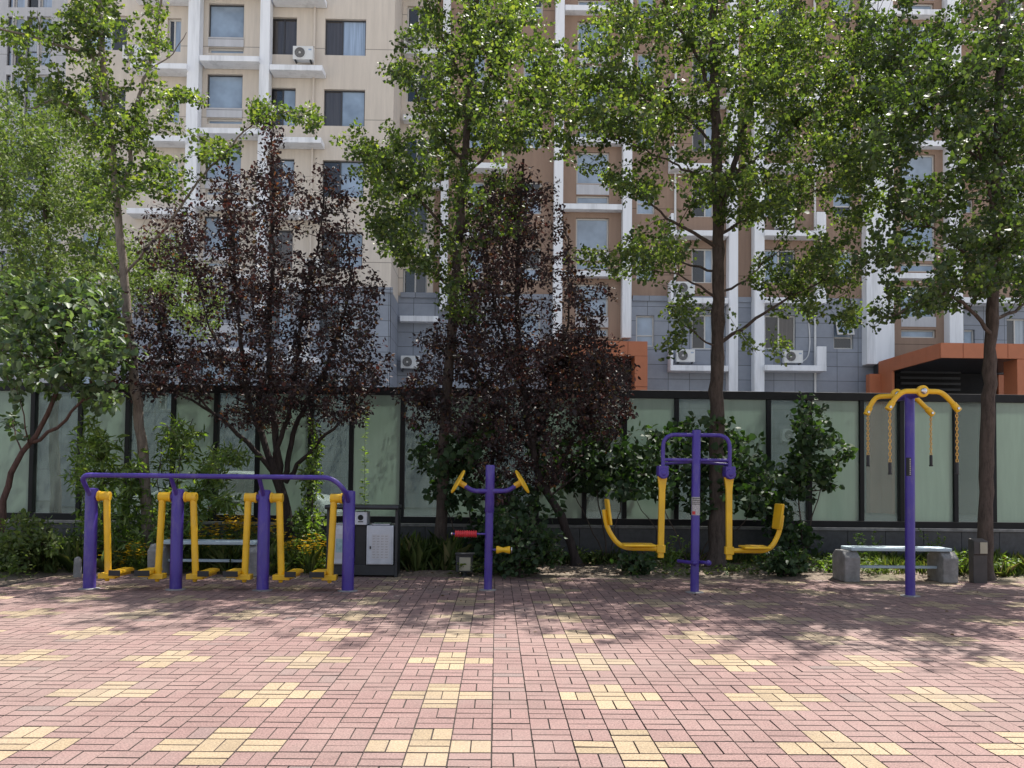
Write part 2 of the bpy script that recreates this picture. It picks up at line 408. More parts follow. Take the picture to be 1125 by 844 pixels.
DENS_T = {'fan': 1.38, 'oval': 2.2, 'heart': 1.6, 'narrow': 1.5}; DENS_L = {'fan': 2.5, 'oval': 1.7, 'heart': 1.4, 'narrow': 1.5}; LEAF_K = {'fan': .90, 'oval': 1.02, 'heart': 1.05, 'narrow': 1.0}
def grow(root, Y, trunk, limbs, blobs, ntw, leafkind, lmat, bmat, leaf=.062, dens=34, zone=.75, dsig=1.1, spread=.07, up=.7, r0=.1, r1=.03, pet=.02, shell=0.0, crown_name='crown', twig_r=.009, trunk_name='trunk'):
    """trunk and limbs are polylines in photo pixels (px, py, dy); the crown is twigs reaching into blobs"""
    nodes = []; rad = []
    tb = MB()
    P = resample([at(p[0], p[1], Y + (p[2] if len(p) > 2 else 0)) for p in trunk], .16)
    L = len(P); rr = r0 + (r1 - r0) * (np.linspace(0, 1, L) ** .8)
    rr = rr * (1 + .05 * rng.standard_normal(L)); h = P[:, 2] - P[0, 2]
    rr = rr * (1 + .55 * np.exp(-h / .09))
    P[1:-1, :2] += .008 * rng.standard_normal((L - 2, 2))
    tb.tube(P, list(rr), 14); nodes.append(P[int(L*.3):]); rad.append(rr[int(L*.3):])
    bb = MB()
    for lm in limbs:
        pts, a, b = lm
        Q = resample([at(p[0], p[1], Y + (p[2] if len(p) > 2 else 0)) for p in pts], .12)
        rq = np.linspace(a, b, len(Q)); Q[1:] += .012 * rng.standard_normal((len(Q) - 1, 3))
        (tb if a > .0 else bb).tube(Q, list(rq), 9 if a > .03 else 7); nodes.append(Q[1:]); rad.append(rq[1:])
    ntw = int(ntw * DENS_T.get(leafkind, 1)); dens = dens * DENS_L.get(leafkind, 1); leaf = leaf * LEAF_K.get(leafkind, 1)
    NP = np.concatenate(nodes); NR = np.concatenate(rad)
    # targets
    wts = np.array([b[2] * b[3] * (b[4] if len(b) > 4 else 1) for b in blobs]); wts = wts / wts.sum()
    pick = rng.choice(len(blobs), ntw, p=wts); T = []
    for i in pick:
        b = blobs[i]; q = rand_unit(1)[0] * (rng.uniform(shell, 1) ** (1/2.2))
        dy = (b[5] if len(b) > 5 else 0) + np.clip(rng.normal(0, dsig), -2.2*dsig, 2.2*dsig)
        T.append(list(at(b[0] + q[0] * b[2], b[1] + q[1] * b[3], Y + dy)))
    T = np.array(T)
    d0 = np.min(np.linalg.norm(T[:, None] - NP[None], axis=2), axis=1)
    T = T[np.argsort(d0)]
    cap = len(NP) + ntw * 14; AP = np.zeros((cap, 3)); AR = np.zeros(cap); m = len(NP); AP[:m] = NP; AR[:m] = NR
    lv = Leaves()
    for t in T:
        dv = t - AP[:m]; dist = np.linalg.norm(dv, axis=1)
        cost = dist * (1 + .7 * np.clip(-dv[:, 2] / (dist + 1e-6), 0, 1)) + .25 * (AR[:m] < .006)
        i = int(np.argmin(cost)); a = AP[i]; ln = dist[i]
        if ln < .05: continue
        mid = (a + t) / 2 + np.array([0, 0, .10 * ln]) + .10 * ln * rng.standard_normal(3)
        k = int(np.clip(ln / .13, 3, 12)); s = np.linspace(0, 1, k + 1)[:, None]
        C = a * (1-s)**2 + mid * 2*s*(1-s) + t * s*s
        C[1:-1] += .012 * rng.standard_normal((k - 1, 3))
        ra = min(AR[i] * .7, twig_r * (.5 + ln)); rs = np.linspace(ra, .0025, k + 1)
        bb.tube(C, list(rs), 4, caps=False)
        AP[m:m+k] = C[1:]; AR[m:m+k] = rs[1:]; m += k
        zl = min(ln, zone * rng.uniform(.6, 1.3)); nl = max(3, int(dens * zl * rng.uniform(.7, 1.3)))
        u = 1 - (zl / ln) * rng.random(nl) ** 1.1
        if leafkind == 'fan': u = np.clip(np.round(u * ln / .085) * .085 / ln, 0, 1)
        pos = np.stack([np.interp(u, s[:, 0], C[:, j]) for j in range(3)], 1)
        off = rand_unit(nl); pos = pos + off * (pet + spread * rng.random((nl, 1)))
        N = rand_unit(nl) + np.array([0, 0, up]); D = off + .55 * rand_unit(nl) + np.array([0, 0, -.25])
        lv.add(pos, D, N, leaf * rng.uniform(.65, 1.25, nl))
    tb.build(trunk_name, bmat, root, smooth=60)
    bb.build('branches', bmat, root, smooth=60)
    return lv.build(crown_name, leafkind, lmat, root)

# ================================================================== GROUND
g = MB(); g.quad((-900,-900,-.06),(900,-900,-.06),(900,900,-.06),(-900,900,-.06))
tag(g.build('ground', M['asphalt'], smooth=0), 'concrete ground stretching past the fence to the flats', kind='structure')
YB = 11.5; YF = 14.42; XL = -5.7
g = MB(); g.quad((XL,-6,-.009),(14,-6,-.009),(14,YB,-.009),(XL,YB,-.009))
tag(g.build('paving_bed', M['sand'], smooth=0), kind='structure')
def pavers():
    vs, fs, mi = [], [], []
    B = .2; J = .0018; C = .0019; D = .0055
    for i in range(int((XL + .01) / B), 70):
        for j in range(-51, int(round((YB - 4.2) / B)) + 1):
            x = -.01 + i * B; y = 4.2 + j * B
            if y + B > YB + .11: continue
            ci, cj = (i + 2) % 5, j % 5         # distance to the plus centre
            a = min(ci, 5 - ci); b = min(cj, 5 - cj)
            yellow = 1 if a + b <= 1 else 0
            horiz = (i + j) % 2 == 0
            for k in range(2):
                x0, x1, y0, y1 = (x, x+B, y + k*B/2, y + (k+1)*B/2) if horiz else (x + k*B/2, x + (k+1)*B/2, y, y+B)
                jx, jy = rng.normal(0, .0006, 2)
                x0 += J*(.6+.7*rng.random()) + jx; x1 -= J*(.6+.7*rng.random()) - jx; y0 += J*(.6+.7*rng.random()) + jy; y1 -= J*(.6+.7*rng.random()) - jy
                z = rng.normal(0, .0006); tx, ty = rng.normal(0, .004, 2)
                cx, cy = (x0+x1)/2, (y0+y1)/2
                n = len(vs)
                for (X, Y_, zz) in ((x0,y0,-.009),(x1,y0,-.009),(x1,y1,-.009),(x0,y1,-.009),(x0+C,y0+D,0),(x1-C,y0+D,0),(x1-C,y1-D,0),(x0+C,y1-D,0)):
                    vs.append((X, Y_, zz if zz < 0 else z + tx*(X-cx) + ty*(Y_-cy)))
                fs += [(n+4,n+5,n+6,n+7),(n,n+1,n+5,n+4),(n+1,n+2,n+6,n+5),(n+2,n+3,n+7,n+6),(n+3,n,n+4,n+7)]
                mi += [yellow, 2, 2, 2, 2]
    me = bpy.data.meshes.new('plaza_paving'); me.from_pydata(vs, [], fs); me.polygons.foreach_set('material_index', mi)
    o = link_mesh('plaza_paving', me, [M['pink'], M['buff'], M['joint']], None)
    tag(o, 'pink brick paving with buff crosses, basket weave laid', kind='structure')
pavers()
def bed():
    nx, ny = 150, 34; vs = []; fs = []
    xs = np.linspace(-16, 16, nx); ys = np.linspace(YB + .005, YF + .05, ny)
    for j, y in enumerate(ys):
        for i, x in enumerate(xs):
            e = min(1, (y - YB) / .35); z = -.012 + e * (.03 * math.sin(x*1.7 + y*2.1) * math.sin(y*3 - x*.6) + .025 + .012 * rng.standard_normal())
            vs.append((x, y, max(z, -.02)))
    for j in range(ny - 1):
        for i in range(nx - 1): a = j*nx + i; fs.append((a, a+1, a+nx+1, a+nx))
    b = MB().add(vs, fs)
    tag(b.build('planting_bed', M['soil'], smooth=180), 'bare brown soil strip between paving and fence', kind='structure')
    b = MB(); n = 60
    vs = []; fs = []
    for j in range(n):
        for i in range(20):
            vs.append((-16 + (16 + XL - .01) * i / 19, -6 + (YB + 6) * j / (n-1), -.01 + (.03 * rng.random() if 0 < i < 19 else 0)))
    for j in range(n-1):
        for i in range(19): a = j*20 + i; fs.append((a, a+1, a+21, a+20))
    b.add(vs, fs); tag(b.build('side_bed', M['soil'], smooth=180), 'soil bed along the left edge of the paving', kind='structure')
bed()

# ================================================================== BUILDINGS
def zpx(py, Y, px=546): return at(px, py, Y).z
def xpx(px, Y, py=300): return at(px, py, Y).x
def wall_mesh(X0, X1, Z0, Z1, Y, ops, dep=.24):
    b = MB()
    xs = sorted({X0, X1, *[v for o in ops for v in (o[0], o[1]) if X0 < v < X1]}); zs = sorted({Z0, Z1, *[v for o in ops for v in (o[2], o[3]) if Z0 < v < Z1]})
    for xa, xb in zip(xs, xs[1:]):
        run = None
        for za, zb in zip(zs, zs[1:]):
            cx, cz = (xa+xb)/2, (za+zb)/2
            if any(o[0] < cx < o[1] and o[2] < cz < o[3] for o in ops):
                if run: b.quad((xa,Y,run[0]),(xb,Y,run[0]),(xb,Y,run[1]),(xa,Y,run[1])); run = None
            else: run = (run[0], zb) if run else (za, zb)
        if run: b.quad((xa,Y,run[0]),(xb,Y,run[0]),(xb,Y,run[1]),(xa,Y,run[1]))
    for (xa, xb, za, zb) in ops:
        if za < Z0 - 1e-6 or zb > Z1 + 1e-6: continue
        b.quad((xa,Y,za),(xa,Y+dep,za),(xa,Y+dep,zb),(xa,Y,zb)); b.quad((xb,Y,za),(xb,Y+dep,za),(xb,Y+dep,zb),(xb,Y,zb))
        b.quad((xa,Y,za),(xb,Y,za),(xb,Y+dep,za),(xa,Y+dep,za)); b.quad((xa,Y,zb),(xb,Y,zb),(xb,Y+dep,zb),(xa,Y+dep,zb))
    return b
def window(bld, op, Y, vs=(), hs=(), mats=('g_blue',), frame='frame', tilt=None):
    """op = x0,x1,z0,z1; vs / hs mullions as fractions; mats one per cell, column first"""
    x0, x1, z0, z1 = op; t = .045 if frame == 'darkframe' else .065; ya, yb = Y + .13, Y + .19
    fb = MB()
    fb.box((x0,ya,z0),(x0+t,yb,z1)).box((x1-t,ya,z0),(x1,yb,z1)).box((x0+t,ya,z0),(x1-t,yb,z0+t)).box((x0+t,ya,z1-t),(x1-t,yb,z1))
    cx = [x0+t] + [x0 + (x1-x0)*v for v in vs] + [x1-t]; cz = [z0+t] + [z0 + (z1-z0)*h for h in hs] + [z1-t]
    for v in cx[1:-1]: fb.box((v-.03,ya+.003,z0+t),(v+.03,yb-.003,z1-t))
    for h in cz[1:-1]: fb.box((x0+t,ya+.006,h-.025),(x1-t,yb-.006,h+.025))
    f = fb.build('window', M[frame], bld, smooth=0)
    pb = MB(); names = []; k = 0
    for xa, xb in zip(cx, cx[1:]):
        for za, zb in zip(cz, cz[1:]):
            mm = mats[min(k, len(mats)-1)]; k += 1
            if mm not in names: names.append(mm)
            pb.mi = names.index(mm)
            pb.quad((xa,Y+.17,za),(xb,Y+.17,za),(xb,Y+.17,zb),(xa,Y+.17,zb))
    pb.build('pane', [M[n] for n in names], f, smooth=0)
    return f
TOP = 46.0

# ---- tan block
YT = 35.3; P_ = 2.9
tan = thing('apartment_building', (xpx(250, YT), YT, 0), 'tan stuccoed block of flats with white pilasters and grey stone base', 'building')
def rect(x0, x1, y0, y1, Y):
    pm = (x0 + x1) / 2
    return [xpx(x0, Y, (y0+y1)/2), xpx(x1, Y, (y0+y1)/2), zpx(y1, Y, pm), zpx(y0, Y, pm)]
def up(rc, k): return (rc[0], rc[1], rc[2] + k*P_, rc[3] + k*P_)
tw = []   # (op, args)
pick = lambda *a: a[int(rng.integers(len(a)))]
XT0, XT1 = xpx(66, YT), xpx(429.5, YT)
for k in range(-5, 2):
    tw.append((up(rect(357, 402, 21, 61, YT), k), dict(vs=(.42,), mats=('g_brown', 'g_curt') if k == 0 else (pick('g_dark', 'g_brown'), pick('g_pale', 'g_blue')))))
    tw.append((up(rect(297, 326, 19, 60, YT), k), dict(vs=(.5,), mats=('g_brown', 'g_brown') if k in (0, -3) else ('g_dark', pick('g_blue', 'g_curt')))))
    tw.append((up(rect(229, 268, 4, 41, YT), k), dict(mats=('g_blue',))))
    tw.append((up(rect(229, 268, 52.5, 58.5, YT), k), dict(mats=('g_blue',))))
    tw.append((up(rect(184, 199, 20, 57, YT), k), dict(vs=(.45,), mats=('g_dark', 'g_curt'))))
    tw.append((up(rect(94, 140, 17, 55, YT), k), dict(vs=(.6,), mats=(pick('g_curt', 'g_blue'), 'g_dark'))))
tops = [o for o, _ in tw]
ZS = zpx(319, YT, 400)
wall_mesh(XT0, XT1, ZS, TOP, YT, [o for o in tops if o[3] > ZS]).build('wall', M['tan'], tan, smooth=0)
wall_mesh(XT0, XT1, 0, ZS - .004, YT - .03, [o for o in tops if o[3] <= ZS]).build('stone_base', M['stone'], tan, smooth=0)
b = MB(); b.quad((XT1, YT, ZS), (XT1, YT+3, ZS), (XT1, YT+3, TOP), (XT1, YT, TOP)); b.quad((XT0, YT, ZS), (XT0, YT+12, ZS), (XT0, YT+12, TOP), (XT0, YT, TOP))
b.build('side_wall', M['tan'], tan, smooth=0)
b = MB(); b.quad((XT1+.02, YT-.03, 0), (XT1+.02, YT+3, 0), (XT1+.02, YT+3, ZS-.004), (XT1+.02, YT-.03, ZS-.004)); b.build('side_base', M['stone'], tan, smooth=0)
MB().box((XT0-.002, YT-.09, ZS-.10), (XT1+.09, YT-.001, ZS+.12)).build('string_course', M['stone'], tan, bevel=.01)
MB().box((XT0+.1, YT+.3, 0), (XT1-.1, YT+11, TOP-.1)).build('core', M['void'], tan, smooth=0)
for i, (o, kw) in enumerate(tw): window(tan, o, YT if o[3] > ZS else YT - .03, frame='darkframe' if i % 6 in (0, 1, 2) else 'frame', **kw)
for (xa, xb) in ((200, 213), (280, 291)):
    MB().box((xpx(xa, YT-.5), YT-.5, zpx(348, YT)), (xpx(xb, YT-.5), YT-.032, TOP-.5)).build('pilaster', M['white'], tan, bevel=.01)
for k in range(-4, 2):
    yo = 78 * -k
    for (xa, xb, y0, y1) in ((213.5, 279.5, 61, 66), (291.5, 350, 71, 76), (137, 199.5, 69, 75)):
        z1 = zpx(y0, YT-.75, (xa+xb)/2) + k*P_
        MB().box((xpx(xa, YT-.75), YT-.75, z1-.22), (xpx(xb, YT-.75), YT-.034, z1)).build('ledge', M['white'], tan, bevel=.012)
    rc = up(rect(229, 268, 41.8, 51.8, YT), k)
    MB().box((rc[0], YT-.04, rc[2]), (rc[1], YT-.033, rc[3])).build('spandrel', M['white'] if 0 else M['grey'], tan, smooth=0)
pp = MB(); xp = xpx(341, YT); pp.tube([(xp, YT-.09, 1), (xp, YT-.09, TOP-2)], .045, 8); pp.build('drainpipe', M['tan'], tan)

# ---- brown block
YW = 38.0
brn = thing('apartment_building', (xpx(780, YW), YW, 0), 'brown stuccoed block of flats with white pilasters over grey stone', 'building')
XB0, XB1 = XT1 + .004, 46.0
bw = []
for k in range(-1, 6):       # k = 0 is the floor with its windows at y 274..311
    bw.append((up(rect(840, 874, 274, 311, YW), k), dict(vs=(.47,), mats=(pick('g_pale', 'g_blue'), 'g_dark') if k >= 0 else ('g_dark', 'g_brown'))))
    bw.append((up(rect(760, 784, 273, 311, YW), k), dict(vs=(.62,), mats=('g_dark', 'g_blue'))))
    bw.append((up(rect(915.5, 937, 276, 311, YW), k), dict(hs=(.36,), mats=('g_dark', 'g_blue'))))
    bw.append((up(rect(699, 719, 274, 308, YW), k), dict(hs=(.36,), mats=('g_blue', 'g_blue'))))
    bw.append((up(rect(573, 594, 272, 308, YW), k), dict(hs=(.36,), mats=('g_curt', pick('g_blue', 'g_dark')))))
    bw.append((up(rect(513, 531, 272, 308, YW), k), dict(hs=(.36,), mats=('g_curt', 'g_blue'))))
    bw.append((up(rect(444, 470, 223, 257, YW), k), dict(vs=(.5,), mats=('g_dark', pick('g_brown', 'g_dark')), frame='frame')))
    for (xa, xb) in ((632.5, 668.5), (989, 1027)):
        sh = 0 if xa < 700 else 2
        bw.append((up(rect(xa, xb, 240+sh, 275+sh, YW), k), dict(mats=('g_blue',))))
        bw.append((up(rect(xa, xb, 288+sh, 297+sh, YW), k), dict(mats=('g_blue',))))
    bw.append((up(rect(1058.5, 1070, 290, 306, YW), k), dict(mats=('g_blue',))))
    bw.append((up(rect(1105, 1128, 278, 312, YW), k), dict(vs=(.45,), mats=('g_brown', 'g_pale'))))
ZB = zpx(331, YW, 880)
XS = xpx(470.5, YW); YBAY = YW - .06
BAYS = [(xpx(617, YBAY), xpx(685, YBAY)), (xpx(982, YBAY), xpx(1044, YBAY))]
inbay = lambda o: any(a < (o[0]+o[1])/2 < b for a, b in BAYS)
for a, b in BAYS:
    wall_mesh(a, b, .0, TOP-.2, YBAY, [o for o, _ in bw if a < (o[0]+o[1])/2 < b], dep=.26).build('bay_wall', M['brown'], brn, smooth=0)
tops = [o for o, _ in bw if not inbay(o)] + [(a+.1, b-.1, ZB, TOP) for a, b in BAYS] + [(a+.1, b-.1, 0, ZB-.004) for a, b in BAYS]
wall_mesh(XB0, xpx(476, YW), ZB, TOP, YW - .002, [o for o in tops if o[3] > ZB and o[0] < XS]).build('recess_wall', M['tan'], brn, smooth=0)
wall_mesh(xpx(476, YW), XB1, ZB, TOP, YW, [o for o in tops if o[3] > ZB and o[0] >= XS - .5 and o[0] > xpx(476, YW)]).build('wall', M['brown'], brn, smooth=0)
wall_mesh(XB0, XB1, 0, ZB - .004, YW - .03, [o for o in tops if o[3] <= ZB]).build('stone_base', M['stone'], brn, smooth=0)
for a, b in ((XB0+.1, xpx(607, YW)), (xpx(695, YW), xpx(951, YW)), (xpx(1059, YW), XB1)): MB().box((a, YW-.10, ZB-.1), (b, YW-.001, ZB+.13)).build('string_course', M['stone'], brn, bevel=.01)
MB().box((XB0+.2, YW+.3, 0), (XB1, YW+14, TOP-.1)).build('core', M['void'], brn, smooth=0)
for o, kw in bw: window(brn, o, YBAY if inbay(o) else YW if o[3] > ZB else YW - .03, **kw)
for (xa, xb, yb_) in ((483, 491, 340), (608, 618, 378), (684, 694, 371), (801, 811, 440), (829, 840, 440), (952, 982.5, 400), (1043, 1058, 378)):
    MB().box((xpx(xa, YW-.55), YW-.55, zpx(yb_, YW-.55, xa)), (xpx(xb, YW-.55), YW-.032, TOP-.5)).build('pilaster', M['white'], brn, bevel=.01)
for k in range(-1, 6):
    for (xa, xb, y0, ends) in ((840.5, 908, 327, 1), (737, 800.5, 327, 0), (618.5, 683.5, 297.5, 2), (509, 556, 327, 0), (983, 1042.5, 300, 2), (1058.5, 1135, 327, 0), (440, 482, 273, 2)):
        if k == -1 and xa in (618.5, 983, 509): continue
        Yp = YW - .75 if ends != 2 else YW - .5
        z1 = zpx(y0, Yp, (xa+xb)/2) + k*P_ - (.0 if k >= 0 else 0)
        bb = MB().box((xpx(xa, Yp), Yp, z1-.24), (xpx(xb, Yp), YW-.034, z1))
        if ends == 1: bb.box((xpx(xb, Yp)-.40, Yp+.004, z1+.001), (xpx(xb, Yp)-.004, Yp+.12, z1+.82))
        if ends == 0 and xa == 737: bb.box((xpx(xa, Yp)+.004, Yp+.004, z1+.001), (xpx(xa, Yp)+.12, YW-.04, z1+.72))
        bb.build('ledge', M['white'], brn, bevel=.012)
    for (xa, xb) in ((632.5, 668.5), (989, 1027)):
        rc = up(rect(xa, xb, 276, 287, YW), k)
        MB().box((rc[0], YBAY-.02, rc[2]), (rc[1], YBAY-.003, rc[3])).build('spandrel', M['grey'], brn, smooth=0)
sx0, sx1, sz0, sz1 = up(rect(915.5, 937, 276, 311, YW), -1); hz = sz0 + (sz1-sz0)*.37
Mt = Matrix.Translation((0, YW-.02, sz1-.05)) @ Matrix.Rotation(R(-20), 4, 'X')
h_ = sz1 - hz - .06
osb = MB().box((sx0+.06,-.03,-h_),(sx0+.12,.02,0),Mt).box((sx1-.12,-.03,-h_),(sx1-.06,.02,0),Mt).box((sx0+.12,-.03,-h_),(sx1-.12,.02,-h_+.07),Mt).box((sx0+.12,-.03,-.07),(sx1-.12,.02,0),Mt).build('open_sash', M['frame'], brn, smooth=0)
MB().box((sx0+.12,-.012,-h_+.07),(sx1-.12,-.004,-.07),Mt).build('pane', M['g_blue'], osb, smooth=0)
# wall of the stair bay at the right keeps its stucco down to the canopy

for xq in (551, 894.5, 741):
    x = xpx(xq, YW); pb = MB().tube([(x, YW-.10, ZB if xq != 894.5 else 3), (x, YW-.10, TOP-2)], .05, 8); pb.build('drainpipe', M['whiteplastic'], brn)
# ---- grey block at the far left
YG = 43.0
gry = thing('apartment_building', (xpx(20, YG), YG, 0), 'pale grey block of flats with tall narrow windows behind the slender tree', 'building')
ops = []
for k in range(-4, 2):
    for (xa, xb) in ((8, 13), (14.5, 26), (29, 41), (43, 56), (-40, -14), (-95, -69), (-150, -124), (-205, -179)):
        ops.append((up(rect(xa, xb, 12, 72, YG), k)))
ops = [(a, b_, c, c + 2.45) for (a, b_, c, d) in ops]
XG0, XG1 = -46.0, XT0 - .01
wall_mesh(XG0, XG1, 0, TOP, YG, ops).build('wall', M['grey'], gry, smooth=0)
for i, o in enumerate(ops): window(gry, o, YG, hs=(.3, .68), mats=('g_curt', 'g_pale', 'g_blue') if i % 3 else ('g_dark', 'g_curt', 'g_blue'), frame='frame' if i % 2 else 'darkframe')
MB().box((XG1 - .45, YG-.5, 0), (XG1, YG-.002, TOP-.4)).build('pilaster', M['white'], gry, bevel=.01)
MB().box((XG0, YG+.3, 0), (XG1-.05, YG+10, TOP-.1)).build('core', M['void'], gry, smooth=0)

# ---- orange porches
YO = 32.0
por = thing('entrance_canopy', (xpx(1080, YO), YO, 0), 'orange panelled entrance canopy with dark louvred doorway behind the rope post', 'canopy')
xa = xpx(1033, YO); xb = xpx(1180, YO); zt = zpx(377, YO, 1060); zb = zpx(393.5, YO, 1060)
fb = MB()
n = 9; step = (xb - xa) / 6
for i in range(6): fb.box((xa + i*step + .008, YO, zb), (xa + (i+1)*step - .008, YO+.08, zt))
n = 5; sy = (YW - .7 - YO - .08) / 5
for i in range(5): fb.box((xa, YO + .085 + i*sy, zb), (xa+.08, YO + .075 + (i+1)*sy, zt))
fb.build('fascia', M['orange'], por, bevel=.006)
MB().box((xa+.03, YO+.03, zb+.08), (xb-.03, YW-.15, zt-.04)).build('roof', M['darkmetal'], por, smooth=0)
pr = MB(); x2 = xpx(1117, YO)
pr.box((x2, YO+.02, 0), (x2+1.2, YO+.9, zb-.004)); xw = xpx(1096, 37)
pr.build('pier', M['orange'], por, bevel=.006)
MB().box((xpx(1096, 36.8), 36.8, 0), (x2+6, 36.94, zb-.004)).build('porch_wall', M['orange'], por, bevel=.006)
MB().box((xpx(953, 37.2), 37.0, 0), (xa-.02, 37.4, zb-.004)).build('pier', M['orange'], por, bevel=.006)
MB().box((xa-.018, 36.0, 0), (xa+.10, 37.4, zb-.004)).build('pier', M['orange'], por, bevel=.006)
lv = MB(); xl0, xl1 = xpx(987, 36.9), xpx(1052, 36.9); zl = zpx(398, 36.9, 1010)
for i in range(26): 
    z = .1 + i*(zl - .1)/26
    lv.box((xl0, 36.7, z), (xl1, 36.76, z + .09), Matrix.Translation((0, .03*(i % 2), 0)))
lv.build('louvre', M['darkmetal'], por, smooth=0)
MB().box((xl0 - .1, 36.95, 0), (x2+3, 37.2, zb+.05)).build('doorway', M['void'], por, smooth=0)
YO2 = 36.6
po2 = thing('entrance_portal', (xpx(660, YO2), YO2, 0), 'orange panelled doorway surround half hidden behind the purple plum', 'portal')
xa, xb = xpx(604, YO2), xpx(712, YO2); zt = zpx(375, YO2, 690); zb = zpx(391, YO2, 690); lw = xpx(712, YO2) - xpx(698, YO2)
fb = MB(); n = 5; st = (xb - xa) / n
for i in range(n): fb.box((xa + i*st + .008, YO2, zb), (xa + (i+1)*st - .008, YW-.04, zt))
for x in (xa, xb - lw):
    for i in range(5): fb.box((x, YO2+.002, i*zb/5 + .008), (x + lw, YW-.04, (i+1)*zb/5 - .008))
fb.build('surround', M['orange'], po2, bevel=.006)
MB().box((xa + lw, YW-.5, 0), (xb - lw, YW-.041, zb)).build('doorway', M['void'], po2, smooth=0)

# ---- air conditioners
def make_ac():
    a = thing('air_conditioner', (0, 0, 0), 'x', 'air conditioner', 'air conditioners on the facade ledges')
    MB().box((-.40, -.30, .06), (.40, 0, .60)).build('case', M['whiteplastic'], a, bevel=.015)
    f = MB().tube([(-.12 + .22*math.cos(q*.2244), -.31, .33 + .22*math.sin(q*.2244)) for q in range(29)], .014, 6, caps=False)
    f.build('fan_ring', M['whiteplastic'], a)
    d = MB().lathe([(.2, 0), (.2, .012)], (-.12, -.3155, .33), (0, 1, 0), 28); fan = d.build('fan_grille', M['black'], a)
    s = MB()
    for k in range(5): s.tube([(-.12 + (.03 + k*.036)*math.cos(q*.3142), -.319, .33 + (.03 + k*.036)*math.sin(q*.3142)) for q in range(21)], .0045, 4, caps=False)
    s.lathe([(.045, 0), (.045, .01)], (-.12, -.325, .33), (0, 1, 0), 12); s.build('guard_wire', M['frame'], fan)
    MB().box((-.33,-.28,0),(-.27,-.02,.058)).box((.27,-.28,0),(.33,-.02,.058)).build('foot', M['darkmetal'], a, smooth=0)
    MB().box((.22,-.3025,.43),(.34,-.3005,.49)).build('badge', M['g_curt'], a, smooth=0)
    return a
proto = make_ac(); first = True
acs = [(334, 70, YT-.25, 'white air conditioner on the tan block ledge beside the bare drainpipe'),
       (347, 71+78*2.97, YT-.25, 'white air conditioner glimpsed through the purple plum on the tan block'),
       (148, 69, YT-.25, 'white air conditioner on the left ledge of the tan block behind the slender tree'),
       (454, 54, YW-.2, 'white air conditioner under the shaded window in the recess'),
       (329, 397, YT-.25, 'white air conditioner low on the stone base behind the purple plum'),
       (451, 407, YW-.2, 'white air conditioner in the stone recess between the two blocks'),
       (752, 400, YW-.3, 'white air conditioner on the stone storey just left of the thick trunk'),
       (870, 401, YW-.3, 'white air conditioner with white hose on the stone storey right of the thick trunk'),
       (752, 326, YW-.3, 'white air conditioner on the first brown storey ledge left of the thick trunk'),
       (861, 254, YW-.3, 'white air conditioner on the second brown storey ledge right of the thick trunk'),
       (536, 105, YW-.3, 'white air conditioner high behind the bright green middle tree'),
       (868, 487, YW-.3, 'white air conditioner seen through the tinted fence panel')]
for i, (px, py, Y, lab) in enumerate(acs):
    o = proto if i == 0 else copy_tree(proto)
    p = at(px, py, Y)
    # seat it on the nearest ledge top
    o.location = (p.x, Y + .05, p.z); o['label'] = lab
    if i in (3, 4, 5, 11):
        br = MB().box((p.x-.38, Y-.22, p.z-.04), (p.x-.33, (YT if Y < 36 else YW) - .034, p.z-.001)).box((p.x+.33, Y-.22, p.z-.04), (p.x+.38, (YT if Y < 36 else YW) - .034, p.z-.001))
        W.pop('x', None); br.build('bracket', M['darkmetal'], tan if Y < 36 else brn, smooth=0)
hs = MB(); a = at(880, 398, YW-.2)
hs.tube(resample([a, a + Vector((.3, .02, .25)), a + Vector((.42, .1, .9)), a + Vector((.38, .15, 1.9))], .1), .025, 6); hs.build('hose', M['whiteplastic'], brn)

# ================================================================== GLASS FENCE
fen = thing('glass_fence', (0, YF, 0), 'long black framed fence of frosted and tinted glass on a dark granite base', 'fence')
zt, zg, zbs = 2.76, .60, .55
posts = [-114, -62, -13, 36, 88, 140, 190, 237, 283, 341, 386, 442, 490, 541, 590, 642, 686, 743, 790, 844, 889, 946, 990, 1049, 1091, 1150, 1192, 1252]
xs = [xpx(p, YF, 500) for p in posts]
xs = [xs[0] - 4.6, xs[0] - 3.1, xs[0] - 1.55] + xs + [xs[-1] + 1.5, xs[-1] + 3.0, xs[-1] + 4.5]
first = posts.index(36) + 3
MB().box((xs[0]-.05, YF-.05, zt-.13), (xs[-1]+.05, YF+.09, zt)).build('top_rail', M['fenceframe'], fen, bevel=.006)
MB().box((xs[0]-.05, YF-.035, zbs+.002), (xs[-1]+.05, YF+.075, zg+.055)).build('bottom_rail', M['fenceframe'], fen, bevel=.006)
MB().box((xs[0]-.1, YF-.09, zbs-.05), (xs[-1]+.1, YF+.14, zbs)).build('coping', M['concrete'], fen, bevel=.006)
gb = MB(); n = int((xs[-1] - xs[0]) / .62); st = (xs[-1] - xs[0]) / n
for i in range(n): gb.box((xs[0] + i*st + .003, YF-.06, -.05), (xs[0] + (i+1)*st - .003, YF+.1, zbs-.052))
gb.build('granite_base', M['granite'], fen, bevel=.004)
for i, x in enumerate(xs):
    MB().box((x-.036, YF-.045, zg+.058), (x+.036, YF+.085, zt-.133)).build('post', M['fenceframe'], fen, bevel=.004)
for i, (xa, xb) in enumerate(zip(xs, xs[1:])):
    clear = (i - first) % 2 == 0
    yo = YF + (.055 if clear else .0)
    MB().box((xa+.04, yo, zg+.058), (xb-.04, yo+.012, zt-.133)).build('glass_panel', M['clear' if clear else 'frosted'], fen, smooth=0)

